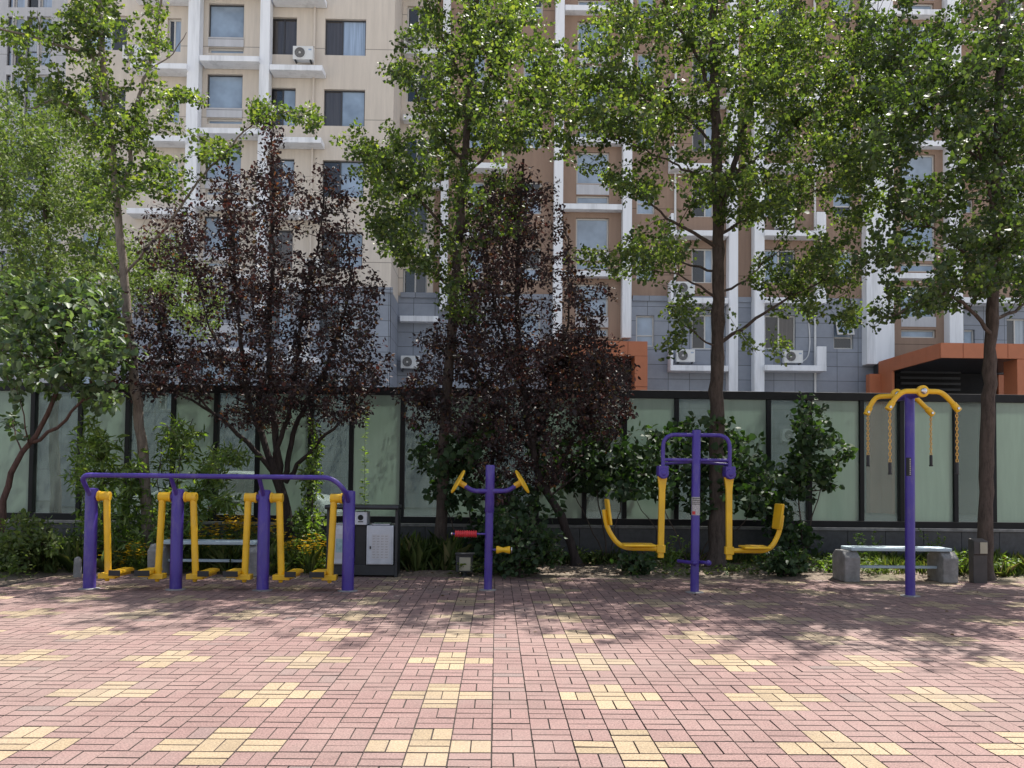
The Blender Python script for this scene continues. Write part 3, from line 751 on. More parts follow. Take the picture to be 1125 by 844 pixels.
# parked car behind the fence
def car():
    c0 = Vector((-5.6, 18.6, -.06))
    r = thing('parked_car', c0, 'silver parked car seen dimly through the tinted fence glass', 'car')
    prof = [(-2.2,.35),(-2.25,.55),(-2.1,.82),(-1.75,.92),(-1.3,.98),(-.55,1.38),(.35,1.45),(1.0,1.36),(1.6,1.02),(2.1,.92),(2.25,.6),(2.2,.35),(1.75,.3),(1.6,.2),(-1.6,.2),(-1.8,.3)]
    MB().prism(prof, c0 + Vector((0,-.85,0)), (1,0,0), (0,0,1), (0,1.7,0)).build('body', M['car'], r, bevel=.08)
    gl = [(-1.15,1.0),(-.52,1.33),(.32,1.39),(.93,1.31),(1.42,1.02)]
    MB().prism(gl, c0 + Vector((0,-.875,0)), (1,0,0), (0,0,1), (0,.02,0)).build('side_window', M['g_dark'], r, smooth=0)
    for x in (-1.4, 1.4):
        for y in (-.80, .62):
            wv = MB().lathe([(.2,0),(.31,.01),(.32,.04),(.32,.16),(.31,.2),(.2,.2)], c0 + Vector((x,y-.06,.32)), (0,1,0), 24).build('wheel', M['black'], r)
            MB().lathe([(.19,0),(.19,.02)], c0 + Vector((x,y-.075,.32)), (0,1,0), 16).build('rim', M['steel'], wv)
car()

# ================================================================== EXERCISE EQUIPMENT
YE = ground(240, 648).y
V = Vector
def footing(b, x, y, r=.1): b.lathe([(r+.03, -.01), (r+.03, .006), (r, .012)], (x, y, 0), (0,0,1), 20)

# ---- air walker with four posts
def air_walker():
    Y = (ground(98, 648).y + ground(382, 648.5).y) / 2
    xs = [ground(px, 648).x * Y / ground(px, 648).y for px in (98, 193, 288.5, 382)]
    r = thing('air_walker', (sum(xs)/4, Y, 0), 'purple and yellow three seater air walker with four posts and a long handrail', 'exercise machine')
    H = 1.13; zb = at(193, 546, Y).z; zr = at(240, 523.5, Y - .24).z
    for x in xs:
        MB().lathe([(.068, 0), (.068, H-.012), (.062, H), (.02, H+.006)], (x, Y, 0), (0,0,1), 24).build('post', M['purple'], r, smooth=50)
        fb = MB(); footing(fb, x, Y, .085); fb.build('footing', M['concrete'], r)
    Yr = Y - .24; rl = .027
    xl = at(88, 523, Yr).x; 
    MB().tube(arc([(xs[0], Y-.05, zb+.02), (xl, Yr, zr), (xs[3]-.16, Yr, zr), (xs[3]-.02, Yr+.03, zr-.13), (xs[3], Y-.05, zb-.03)], .12, 8), rl, 12).build('handrail', M['purple'], r, smooth=60)
    for x in xs[1:3]: MB().tube([(x, Y-.04, zb+.02), (x, Yr+.005, zr-.01)], .024, 10).build('rail_strut', M['purple'], r, smooth=60)
    arms = [(0, 1, 117.3, 119.1), (1, -1, 178.7, 174.0), (1, 1, 212.4, 215.1), (2, -1, 272.9, 269.3), (2, 1, 307, 309.2), (3, -1, 367, 362.7)]
    for (pi, sgn, pa, pb) in arms:
        xa = at(pa, 546, Y).x; xb = at(pb, 632, Y).x; x0 = xs[pi]; zf = .155
        MB().tube([(x0 + sgn*.05, Y, zb), (xa - sgn*.035, Y, zb)], .041, 14).build('axle', M['purple'], r, smooth=50)
        ar = MB(); ar.tube([(xa, Y, zb-.005), (xb, Y - .01, zf+.02)], .038, 14)
        ar.tube([(xa - sgn*.075, Y, zb), (xa + sgn*.040, Y, zb)], .052, 16)
        ar.tube([(xa - sgn*.098, Y, zb), (xa - sgn*.074, Y, zb)], .060, 16)
        ar.box((xb - .08, Y-.09, zf-.03), (xb + .08 + (.03 if sgn > 0 else 0), Y+.05, zf+.028))
        ar.lathe([(.022, -.03), (.028, 0)], (xb, Y-.03, zf-.033), (0,0,1), 10)
        ao = ar.build('swing_arm', M['yellow'], r, smooth=45, bevel=.004)
        x1, x2 = sorted((xb + sgn*.035, xb + sgn*.20)); x1 += .04 if sgn > 0 else 0; 
        MB().box((x1, Y-.16, zf+.032), (x2, Y+.22, zf+.062)).box((x1+.01, Y-.15, zf+.0625), (x2-.01, Y+.21, zf+.070)).build('pedal', M['yellow'], ao, bevel=.004)
        MB().box((x1, Y-.178, zf+.012), (x2, Y-.162, zf+.074)).build('pedal_bumper', M['black'], ao, bevel=.003)
        MB().box((x1+.03, Y-.15, zf+.0), (x2-.03, Y+.2, zf+.0315)).build('pedal_bracket', M['yellow'], ao, smooth=0)
air_walker()

# ---- massage post with hand wheels
def massage_post():
    g0 = ground(536, 648.5); Y = g0.y; lean = .012
    r = thing('massage_post', g0, 'purple post with two yellow hand discs, red roller and yellow spool', 'exercise machine')
    def P(px, py, dy=0): return at(px, py, Y + dy)
    top = P(538.7, 511); mid = P(537.8, 563)
    ax = (top - g0)
    pm = MB().tube([g0, g0 + ax*.65], .047, 22).build('post', M['purple'], r, smooth=50)
    sl = MB().tube([g0 + ax*.62, g0 + ax*.625, g0 + ax*.99, g0 + ax*1.0], [.048, .054, .054, .047], 22).build('sleeve', M['purple'], r, smooth=50)
    fb = MB(); footing(fb, g0.x, g0.y, .07); fb.build('footing', M['concrete'], r)
    for sg in (-1, 1):
        pts = [P(538.5, 539.6, -.02), P(538.5 + sg*19.5, 539.6, -.02), P(538.5 + sg*29, 533, -.02)]
        am = MB().tube(arc(pts, .12, 7), .027, 12).build('arm', M['purple'], r, smooth=60)
        d = (P(538.5 + sg*35.5, 529.3, -.03) - P(538.5 + sg*26.5, 534.5, -.015)).normalized()
        c = P(538.5 + sg*35, 529.4, -.025)
        MB().lathe([(.024, -.10), (.034, -.098), (.034, -.03), (.05, -.006)], c, d, 18).build('hub', M['yellow'], am, smooth=50)
        MB().lathe([(.12, -.006), (.148, -.006), (.154, .003), (.148, .013), (.12, .016), (.02, .01)], c, d, 36).build('hand_disc', M['yellow'], am, smooth=40)
    rz = P(512, 586.5).z
    ro = MB().tube([V((g0.x, Y-.02, rz)), V((P(496.5, 587).x, Y-.02, rz))], .012, 10).build('roller_axle', M['purple'], r)
    x0, x1 = P(500, 587).x, P(524.5, 587).x; pf = []
    for k in range(10):
        h0 = (x1 - x0) * k / 10; h1 = (x1 - x0) * (k + .62) / 10
        pf += [(.031, h0), (.040, h0 + .004), (.040, h1), (.031, h1 + .003)]
    MB().lathe(pf, (x0, Y-.02, rz), (1,0,0), 22).build('roller', M['red'], ro, smooth=35)
    MB().lathe([(.016, 0), (.02, .012), (.014, .02)], (x0 - .045, Y-.02, rz), (1,0,0), 12).build('axle_cap', M['steel'], ro)
    z2 = P(552, 604).z; xa, xb = P(545, 604).x, P(560.5, 604).x; L = xb - xa
    so_ = MB().tube([(g0.x, Y-.02, z2), (xb, Y-.02, z2)], .013, 10).build('spool_axle', M['purple'], r)
    MB().lathe([(.038, 0), (.045, .006), (.043, L*.16), (.026, L*.5), (.041, L*.84), (.045, L-.006), (.038, L)], (xa, Y-.02, z2), (1,0,0), 22).build('spool', M['yellow'], so_, smooth=60)
    MB().lathe([(.04, 0), (.04, .008)], (xb+.012, Y-.02, z2), (1,0,0), 18).build('end_cap', M['steel'], so_)
massage_post()

# ---- double swing seat
def swing_seat():
    g0 = ground(763, 651); Y = g0.y
    r = thing('swing_seat_machine', g0, 'purple post machine with two yellow swing seats facing each other', 'exercise machine')
    def P(px, py, dy=0): return at(px, py, Y + dy)
    top = P(765.2, 472.5); x0 = g0.x
    MB().tube([g0, g0 + (top-g0)*.994, top], [.049, .049, .042], 24).build('post', M['purple'], r, smooth=50)
    fb = MB(); footing(fb, g0.x, g0.y, .075); fb.build('footing', M['concrete'], r)
    zt = P(764, 478).z; zm = P(764, 505.5).z; zh = P(729, 519).z
    for sg, hx, px_arm, py_arm in ((-1, 728.3, 725.8, 613), (1, 801.6, 801.0, 615)):
        X = P(hx, 516).x
        MB().tube(arc([(top.x, Y, zt), (X, Y, zt), (X, Y, zh+.04)], .15, 10), .0235, 12).build('top_frame', M['purple'], r, smooth=60)
        MB().tube([(top.x, Y, zm), (X, Y, zm)], .020, 10).build('cross_bar', M['purple'], r, smooth=60)
        MB().tube([(top.x - sg*.02, Y+.04, zm-.02), (X, Y+.09, zm-.045)], .016, 10).build('cross_bar', M['purple'], r, smooth=60)
        hb = MB().box((X-.058, Y-.05, zh-.01), (X+.058, Y+.10, zh+.075)); hb.lathe([(.054, 0), (.060, .01), (.060, .17)], (X, Y-.065, zh-.015), (0,1,0), 24)
        hb.lathe([(.012, 0), (.028, .008), (.028, .02)], (X, Y-.078, zh-.015), (0,1,0), 14)
        hb.build('bearing_housing', M['purple'], r, bevel=.006, smooth=40)
        B = P(px_arm, py_arm); 
        ar = MB(); zs = P(px_arm, 603 + (2 if sg > 0 else 0)).z
        A = V((X, Y+.03, zh-.045)); d = B - A
        prof = [(-.055, 0), (.055, 0), (.036, .16), (.034, d.length), (-.034, d.length), (-.036, .16)]
        dn = d.normalized(); sx = V((1, 0, 0)) - dn * dn.x; sx.normalize()
        ar.prism(prof, A + V((0, -.02, 0)), sx, dn, (0, .05, 0))
        xs_ = B.x; ys = Y
        if sg < 0: tube = [(xs_, ys, zs), (P(681, 602).x, ys, zs+.005), (P(666.5, 580).x, ys, P(666, 580).z), (P(664, 560).x, ys, P(664, 560).z)]
        else: tube = [(xs_, ys, zs), (P(846, 606).x, ys, zs), (P(856.5, 585).x, ys, P(856, 585).z), (P(859, 566).x, ys, P(859, 566).z)]
        ar.tube(arc(tube, .16, 8), .029, 14); ar.box((xs_-.05, ys-.035, zs-.045), (xs_+.05, ys+.035, zs+.045))
        ao = ar.build('hanger', M['yellow'], r, bevel=.006, smooth=40)
        xa, xb = (P(683.5, 600).x, P(719, 600).x) if sg < 0 else (P(814.5, 603).x, P(843.5, 603).x)
        MB().box((xa, ys-.15, zs+.028), (xb, ys+.15, zs+.056)).build('seat_pad', M['yellow'], ao, bevel=.02)
        c1 = V(tube[-1]) ; c0 = V(tube[-2]); ud = (c1 - c0).normalized(); nrm = V((ud.z, 0, -ud.x)) * (-sg)
        base = c0 + ud*.03 + nrm*.028
        Mx = Matrix(((nrm.x, 0, ud.x, base.x), (0, 1, 0, base.y), (nrm.z, 0, ud.z, base.z), (0, 0, 0, 1)))
        MB().box((0, -.15, 0), (.028, .15, .30), Mx).build('backrest_pad', M['yellow'], ao, bevel=.025)
    zp = P(763, 618).z
    for (ax, ay, bx, by) in ((-.155, .17, -.02, -.08), (.02, .10, .15, -.05)):
        MB().tube([(x0+ax, Y+ay, zp), (x0+bx, Y+by, zp)], .021, 12).build('foot_peg', M['purple'], r, smooth=50)
    MB().lathe([(.005,-.034),(.024,-.024),(.034,0),(.024,.024),(.005,.034)], (x0+.15, Y-.05, zp), (0,1,0), 14).lathe([(.005,-.034),(.024,-.024),(.034,0),(.024,.024),(.005,.034)], (x0-.02, Y-.085, zp), (0,1,0), 14).build('peg_cap', M['purple'], r, smooth=60)
    # printed instruction label wrapped on the post
    lb = MB(); z0, z1 = P(763, 566).z, P(763, 546).z; cx = x0 + (top.x - x0) * .55
    n = 10; lay = [(z0, z1, 0, 10, 0), (z0+.008, z0+.045, 1, 4, 1)] + [(z1-.02-k*.022, z1-.012-k*.022, 1, 9, 2) for k in range(4)]
    for (a, b, i0, i1, mi) in lay:
        lb.mi = mi
        for i in range(i0, i1):
            t0, t1 = R(-75 + 150*i/n), R(-75 + 150*(i+1)/n); q = .0505 + (.0012 if mi else 0)
            lb.quad((cx+q*math.sin(t0), Y-q*math.cos(t0), a), (cx+q*math.sin(t1), Y-q*math.cos(t1), a), (cx+q*math.sin(t1), Y-q*math.cos(t1), b), (cx+q*math.sin(t0), Y-q*math.cos(t0), b))
    lb.build('instruction_label', [M['label'], M['red'], M['black']], r, smooth=0)
swing_seat()

# ---- rope pull post
def rope_post():
    g0 = ground(1000, 655); Y = g0.y
    r = thing('pull_chain_post', g0, 'tall purple post with four drooping yellow arms, chains and black grips', 'exercise machine')
    def P(px, py, dy=0): return at(px, py, Y + dy)
    top = P(999.3, 433)
    MB().tube([g0, g0+(top-g0)*.995, top], [.054, .054, .048], 24).build('post', M['purple'], r, smooth=50)
    fb = MB(); footing(fb, g0.x, g0.y, .08); fb.build('footing', M['concrete'], r)
    zt = P(1000, 431).z; yf, yb = -.30, .32
    hf = P(1013.5, 430, yf); hb = P(985, 433.5, yb)
    MB().tube([(hf.x-.01, Y+yf+.03, hf.z-.02), (hb.x, Y+yb-.03, hf.z-.02)], .045, 16).build('cross_beam', M['purple'], r, smooth=50)
    sets = [(hf, yf, [[(1012,430),(992,430),(984,437),(977,447.5)], [(1014,430),(1033,430.5),(1041,437),(1051.5,449)]], (508, 521.5)),
            (hb, yb, [[(985,435),(963,436),(957,444),(953,453)], [(985,435),(1003,434.5),(1010,441),(1023,454)]], (500, 512.5))]
    for h, dy, arms, (yc, yh) in sets:
        MB().lathe([(.05, -.03), (.066, -.02), (.066, .02), (.05, .03)], h, (0,1,0), 24).build('hub', M['yellow'], r, smooth=40)
        MB().lathe([(.006, -.062), (.022, -.058), (.034, -.046), (.037, -.03), (.030, -.028)], h, (0,1,0), 18).build('hub_bolt', M['steel'], r, smooth=60)
        for pts in arms:
            q = [P(px, py, dy) for px, py in pts]
            a = MB().tube(arc(q, .10, 7), .029, 12)
            d = (q[-1] - q[-2]).normalized()
            a.tube([q[-1] - d*.07, q[-1] - d*.066, q[-1] + d*.03, q[-1] + d*.034], [.030, .037, .037, .030], 12)
            ao = a.build('arm', M['yellow'], r, smooth=45)
            MB().lathe([(.014, -.045), (.017, -.04), (.017, .04), (.014, .045)], q[-1], (0,1,0), 10).build('end_bolt', M['steel'], ao)
            x = q[-1].x - .005*(1 if d.x > 0 else -1); z1 = q[-1].z - .03; z0 = P(pts[-1][0], yc, dy).z; z00 = P(pts[-1][0], yh, dy).z
            c = MB(); n = 16; Ln = (z1 - z0) / n
            for k in range(n):
                zc = z1 - (k + .5) * Ln; pt = []
                for s_ in range(11):
                    an = 2*math.pi*s_/10; u_ = .0155*math.cos(an); w_ = Ln*.62*math.sin(an)
                    pt.append((x + (u_ if k % 2 else u_*.35), Y + dy + (u_*.35 if k % 2 else u_), zc + w_))
                c.tube(pt, .0052, 5, caps=False)
            c.build('chain', M['chain'], ao, smooth=60)
            MB().lathe([(.021, 0), (.024, .006), (.024, .014), (.018, .018), (.0185, z0-z00-.02), (.015, z0-z00)], (x, Y+dy, z00), (0,0,1), 14).build('grip', M['black'], ao, smooth=50)
    lb = MB(); z0, z1 = P(1000, 523).z, P(1000, 503).z; n = 8
    cx = (g0.x + top.x)/2
    for i in range(n):
        t0, t1 = R(-70 + 60*i/n), R(-70 + 60*(i+1)/n); q = .0556
        lb.quad((cx+q*math.sin(t0), Y-q*math.cos(t0), z0), (cx+q*math.sin(t1), Y-q*math.cos(t1), z0), (cx+q*math.sin(t1), Y-q*math.cos(t1), z1), (cx+q*math.sin(t0), Y-q*math.cos(t0), z1))
    lb.mi = 1
    for k in range(9):
        za = z1 - .014 - k*.021
        lb.quad(*[(cx+.0565*math.sin(R(a)), Y-.0565*math.cos(R(a)), z) for a, z in ((-26, za-.013), (-14, za-.013), (-14, za), (-26, za))])
    lb.build('name_label', [M['black'], M['label']], r, smooth=0)
rope_post()

# ================================================================== BENCHES, BIN, LAMPS
def make_bench(px0, px1, py0, py1, label):
    a, b = ground(px0, py0), ground(px1, py1); Y = (a.y + b.y)/2; x0, x1 = a.x, b.x; H = .40; D = .42
    r = thing('bench', ((x0+x1)/2, Y+D/2, 0), label, 'bench', 'concrete ended park benches')
    hexp = [(0, 0), (D, 0), (D+.02, H*.8), (D-.09, H), (.09, H), (-.02, H*.8)]
    for x in (x0, x1 - .20):
        MB().prism(hexp, (x, Y, 0), (0,1,0), (0,0,1), (.20, 0, 0)).build('end_block', M['concrete'], r, bevel=.012)
    MB().box((x0+.10, Y+.03, H+.002), (x1-.06, Y+D-.03, H+.045)).build('seat_slab', M['blueslab'], r, bevel=.008)
    MB().box((x0+.202, Y+.14, .17), (x1-.202, Y+.21, .205)).build('stretcher', M['blueslab'], r, bevel=.006)
    return r
make_bench(926.5, 1055, 639.5, 641.5, 'pale blue slab bench on concrete ends behind the pull chain post')
make_bench(161.5, 284, 633, 634, 'pale blue slab bench on concrete ends behind the air walker among flowers')

def bin_():
    a, b = ground(357, 634), ground(437, 634.5); Y = (a.y+b.y)/2; x0, x1 = a.x, b.x
    r = thing('litter_bin', ((x0+x1)/2, Y+.2, 0), 'twin white litter bin in a dark frame with a small ashtray box between', 'litter bin')
    def X(px): return at(px, 600, Y).x
    def Z(py): return at(397, py, Y).z
    for px in (358, 433.5): MB().box((X(px), Y+.02, 0), (X(px)+.035, Y+.36, Z(560))).build('frame_post', M['darkmetal'], r, bevel=.004)
    rf = MB(); rf.tube([(X(356.5), Y-.02, Z(557.5)), (X(437.5), Y-.02, Z(557.5))], .028, 12); rf.box((X(357), Y-.02, Z(557.5)-.012), (X(437), Y+.40, Z(557.5)+.028)); rf.build('roof', M['darkmetal'], r, bevel=.004)
    MB().box((X(359), Y+.03, .02), (X(436), Y+.38, Z(621))).build('base', M['darkmetal'], r, bevel=.006)
    for (pa, pb, sh) in ((361.5, 388.5, 0), (402.5, 432, 1)):
        bx = MB().box((X(pa), Y, Z(620.5)), (X(pb), Y+.36, Z(577.5))).build('bin_box', M['binwhite'], r, bevel=.008)
        dr = MB(); dr.box((X(pa)+.025, Y-.008, Z(619.5)), (X(pb)-.02, Y-.001, Z(581))); do = dr.build('door', M['binwhite'], bx, bevel=.003)
        pn = MB(); 
        xa, xb, za, zb_ = X(pa)+.07, X(pb)-.05, Z(614), Z(587)
        pn.quad((xa, Y-.0095, za), (xb, Y-.0095, za), (xb, Y-.0095, zb_), (xa, Y-.0095, zb_)); pn.mi = 1
        if sh:
            for i in range(4):
                for j in range(9):
                    xx = xa + .012 + i*(xb-xa-.01)/4; zz = za + .015 + j*(zb_-za-.01)/9
                    pn.quad((xx, Y-.0115, zz), (xx+.035*rng.uniform(.6,1), Y-.0115, zz), (xx+.035, Y-.0115, zz+.012), (xx, Y-.0115, zz+.012))
        else: pn.quad((xa+.02, Y-.0115, za+.08), (xb-.02, Y-.0115, za+.08), (xb-.02, Y-.0115, zb_-.06), (xa+.02, Y-.0115, zb_-.06))
        pn.build('notice', [M['grey'], M['label'] if sh else M['teal']], do, smooth=0)
        MB().box((X(pa)+.045, Y-.022, Z(603)), (X(pa)+.062, Y-.0085, Z(600))).build('handle', M['black'], do, smooth=0)
        MB().box((X(pa)+.05, Y+.06, Z(577.5)+.001), (X(pb)-.05, Y+.30, Z(577.5)+.025)).build('lid', M['steel'], bx, bevel=.01)
    MB().box((X(389.5), Y+.03, Z(621)), (X(401.5), Y+.33, Z(577.5))).build('centre_column', M['black'], r, bevel=.004)
    hd = MB().box((X(389), Y-.005, Z(577)+.002), (X(402.5), Y+.3, Z(562.5))).build('ashtray_box', M['binwhite'], r, bevel=.006)
    MB().lathe([(.036, 0), (.036, .006)], (X(395.7), Y-.0095, Z(568.7)), (0,1,0), 18).box((X(393), Y-.0085, Z(573.8)), (X(398.5), Y-.0055, Z(572.8))).build('ashtray_hole', M['void'], hd)
M['teal'] = basic('teal_print', (.30, .44, .46), .5, var=.25, scale=30)
bin_()

def lamps():
    g0 = ground(510, 633.5)
    r = thing('flood_lamp', g0, 'low black flood lamp with pale glass face beside the massage post', 'lamp'); Y = g0.y
    def P(px, py): return at(px, py, Y)
    a, b = P(500.5, 629), P(519.5, 609)
    MB().box((a.x, Y, a.z), (b.x, Y+.14, b.z)).box((a.x-.01, Y-.03, b.z-.01), (b.x+.02, Y+.15, b.z+.012)).build('housing', M['darkmetal'], r, bevel=.008)
    a, b = P(504.5, 627), P(517, 612.5)
    MB().box((a.x, Y-.012, a.z), (b.x, Y-.002, b.z)).build('lens', M['lens'], r, bevel=.003)
    MB().tube([(g0.x, Y+.07, 0), (g0.x, Y+.07, P(510, 629).z)], .03, 10).lathe([(.06, 0), (.06, .012)], (g0.x, Y+.07, 0), (0,0,1), 14).build('stand', M['darkmetal'], r)
    g0 = ground(1077, 641); Y = g0.y
    r = thing('lamp_post', g0, 'short dark column lamp with a wedge top in front of the right trunk', 'lamp')
    a = at(1069.5, 641, Y); b = at(1085, 641, Y); w_ = b.x - a.x; H = at(1074, 592, Y).z
    MB().prism([(0, 0), (.11, 0), (.13, H-.02), (.11, H), (-.02, H-.03), (-.02, H-.20), (0, H-.21)], (a.x, Y, 0), (0,1,0), (0,0,1), (w_, 0, 0)).build('column', M['concrete2'], r, bevel=.006)
    MB().box((a.x + w_*.42, Y-.028, H-.19), (b.x - .012, Y-.0205, H-.045)).build('lens', M['lens'], r, bevel=.002)
    g0 = ground(85, 634)
    r = thing('bollard', g0, 'small weathered grey bollard in the weeds behind the air walker', 'bollard')
    MB().lathe([(.05, 0), (.045, .20), (.038, .235), (.02, .25), (.004, .255)], g0, (0,0,1), 16).build('stub', M['concrete'], r, smooth=40)
M['concrete2'] = basic('brown_grey_metal', (.055, .05, .048), .6, var=.25)
lamps()

# ================================================================== TREES
def tree(px, py, name, label, cat='tree', group='trees along the glass fence'):
    g0 = ground(px, py); return thing(name, V((g0.x, g0.y, 0)), label, cat, group), g0.y

# slender ginkgo, left
r, Y = tree(164, 622, 'ginkgo_tree', 'slender pale trunked ginkgo behind the air walker, its thin boughs reaching left and right')
grow(r, Y, [(164,622),(160,540),(152,455),(143,380),(137,310),(128,225),(122,150),(112,60),(106,-40),(102,-130)],
     [([(118,145,0),(85,122,-.2),(60,112,-.4),(30,120,-.5)], .03, .008), ([(112,62,0),(72,52,-.3),(30,38,-.5),(-25,28,-.7)], .026, .008), ([(127,222,0),(140,190,.1),(150,115,.2),(165,70,.2),(175,20,.3),(180,-50,.3)], .035, .012),
      ([(150,112,.2),(195,107,.1),(225,115,0)], .016, .006), ([(137,300,0),(180,252,-.2),(218,200,-.3),(262,152,-.4),(300,124,-.5),(345,128,-.6)], .022, .006), ([(120,140,0),(105,75,-.2),(95,20,-.3),(88,-40,-.4)], .03, .01),
      ([(137,310,0),(118,285,-.2),(95,275,-.3)], .018,.006), ([(165,75,.2),(190,60,.4),(205,35,.5)], .012,.005)],
     [(0,40,75,12,1.2),(60,25,50,26),(100,30,45,50),(60,95,45,30),(95,110,40,45),(165,50,28,55),(200,108,30,12,1.6),(135,150,50,45),(130,205,55,30),(185,190,35,16,1.3),(245,165,25,14,1.6),(290,128,28,20,1.6),(335,130,22,16,1.4),(95,275,35,25,.5),(150,115,40,30),(120,-60,90,60,.7),(25,70,25,25,.7),(190,140,22,14,.7)],
     380, 'fan', M['l_ginkgo'], M['barkpale'], leaf=.062, dens=42, zone=.6, dsig=.75, r0=.085, r1=.03, spread=.06)

# middle ginkgo
r, Y = tree(484, 622, 'ginkgo_tree', 'bright green ginkgo standing between the two purple plum trees')
grow(r, Y, [(484,622),(486,540),(490,450),(497,360),(502,280),(508,200),(514,130),(519,60),(524,-20),(526,-130)],
     [([(514,135,0),(535,90,.2),(548,35,.3),(562,0,.4),(572,-50,.5)], .035, .012), ([(508,195,0),(535,170,-.2),(552,142,-.3),(580,120,-.4)], .025, .008), ([(510,180,0),(470,130,-.3),(450,90,-.5),(425,75,-.6)], .025, .007),
      ([(503,270,0),(470,230,-.3),(440,200,-.5),(405,170,-.7)], .028, .008), ([(500,320,0),(465,290,-.4),(435,270,-.6),(415,250,-.7)], .02, .006), ([(505,250,0),(545,220,.3),(575,210,.4)], .02, .006), ([(516,100,0),(490,50,-.3),(470,0,-.4)], .02, .008)],
     [(470,60,40,60),(440,78,28,14),(520,45,55,60),(560,60,40,65),(500,130,60,55),(560,145,45,55),(590,125,28,30),(455,185,65,50),(415,165,45,35),(460,255,55,45),(430,225,45,50),(540,225,50,45,.7),(480,295,45,28,.6),(555,0,60,40),(500,-60,90,60,.7),(600,60,25,40,.6),(395,190,22,30,.6),(520,330,40,35,.5),(400,160,30,25,.7),(600,90,35,40,.7)],
     760, 'fan', M['l_ginkgo'], M['bark'], leaf=.062, dens=40, zone=.6, dsig=1.15, r0=.098, r1=.035)

# big ginkgo, right of centre
r, Y = tree(787, 624, 'ginkgo_tree', 'large spreading ginkgo with a thick dark trunk behind the swing seat machine')
grow(r, Y, [(787,624),(788,520),(788,430),(789,330),(789,250),(787,170),(785,100),(784,30),(783,-50),(783,-160)],
     [([(788,272,0),(770,262,-.2),(745,246,-.4),(725,232,-.6),(698,205,-.8)], .032, .009), ([(788,328,0),(768,315,-.2),(745,302,-.4),(722,297,-.6)], .022, .006), ([(787,382,0),(762,365,-.3),(743,347,-.5)], .018, .005),
      ([(789,378,0),(815,362,-.2),(838,345,-.4),(870,325,-.6),(905,310,-.8),(930,322,-.9)], .032, .007), ([(789,322,0),(820,308,.2),(842,285,.4),(862,272,.5)], .022, .006),
      ([(789,250,0),(800,205,.1),(815,150,.2),(828,100,.3),(835,60,.3),(832,0,.4),(828,-80,.5)], .05, .02), ([(786,120,0),(765,62,-.3),(745,30,-.5),(722,-10,-.7)], .035, .012), ([(787,165,0),(755,130,-.3),(715,110,-.6),(665,90,-.9)], .025, .008),
      ([(800,200,.1),(840,165,-.2),(880,130,-.4),(930,70,-.6),(965,15,-.7)], .028, .008), ([(788,205,0),(745,182,-.5),(710,166,-.8),(665,150,-1.1)], .022, .007), ([(790,260,0),(830,235,.5),(880,215,.9),(930,205,1.1)], .026,.007), ([(788,300,0),(735,285,.6),(690,275,.9),(655,280,1.1)], .022,.006), ([(830,90,.3),(860,40,.7),(890,-20,1)], .022,.008)],
     [(770,30,120,55),(715,120,65,55),(660,80,45,65),(640,125,35,35),(700,205,45,25),(660,190,35,20,.7),(690,285,40,30),(730,270,40,30),(645,290,35,20,.6),(750,340,35,22,.6),(735,380,28,14,.6),(830,110,75,65,1.2),(870,50,85,65,1.4),(905,145,70,60,1.4),(850,215,65,45,1.3),(800,195,55,45),(865,300,55,24),(925,285,35,45),(855,385,40,14,.6),(880,340,40,16),(935,345,16,28,.6),(945,195,45,60,1.0),(955,105,45,80,1.0),(610,70,30,40,.6),(600,110,22,24,.5),(780,-90,170,60,.6),(920,-50,90,60,.6),(680,20,50,30),(620,150,30,30,.6),(690,120,60,50)],
     1650, 'fan', M['l_ginkgo'], M['bark'], leaf=.062, dens=36, zone=.6, dsig=1.35, r0=.125, r1=.05)

# right ginkgo
r, Y = tree(1084, 637, 'ginkgo_tree', 'dark green ginkgo with a straight dark trunk behind the short column lamp')
grow(r, Y, [(1081,637),(1083,540),(1086,450),(1089,370),(1091,300),(1094,220),(1097,140),(1099,60),(1100,-40),(1100,-150)],
     [([(1089,372,0),(1065,340,-.3),(1040,325,-.5),(1010,330,-.7),(985,346,-.8)], .032, .007), ([(1093,250,0),(1085,200,-.2),(1070,150,-.4),(1060,90,-.5)], .03, .01), ([(1090,352,0),(1115,340,.2),(1150,322,.4)], .03, .01),
      ([(1095,200,0),(1060,160,-.4),(1020,120,-.7),(985,60,-.9)], .028, .008), ([(1098,100,0),(1120,70,.2),(1155,40,.4)], .025, .01), ([(1090,300,0),(1050,270,-.5),(1010,240,-.8),(975,235,-1)], .028, .007), ([(1092,280,0),(1120,250,.4),(1150,235,.7)], .026, .008), ([(1096,170,0),(1060,110,.5),(1020,60,.8),(990,0,1)], .024,.008)],
     [(1060,285,62,40),(1000,330,50,22),(970,275,35,35,.8),(1110,295,50,45),(1090,180,65,60),(1040,120,55,55),(1000,55,55,65),(1080,55,65,65),(1135,100,60,95),(975,160,36,45),(1010,220,45,35),(955,345,18,18,.4),(1070,-70,130,65,.6),(1125,240,50,40),(1160,200,50,100,.6),(960,70,36,70,.9),(985,120,36,40)],
     860, 'fan', M['l_ginkgodark'], M['bark'], leaf=.066, dens=40, zone=.6, dsig=1.2, r0=.105, r1=.045)

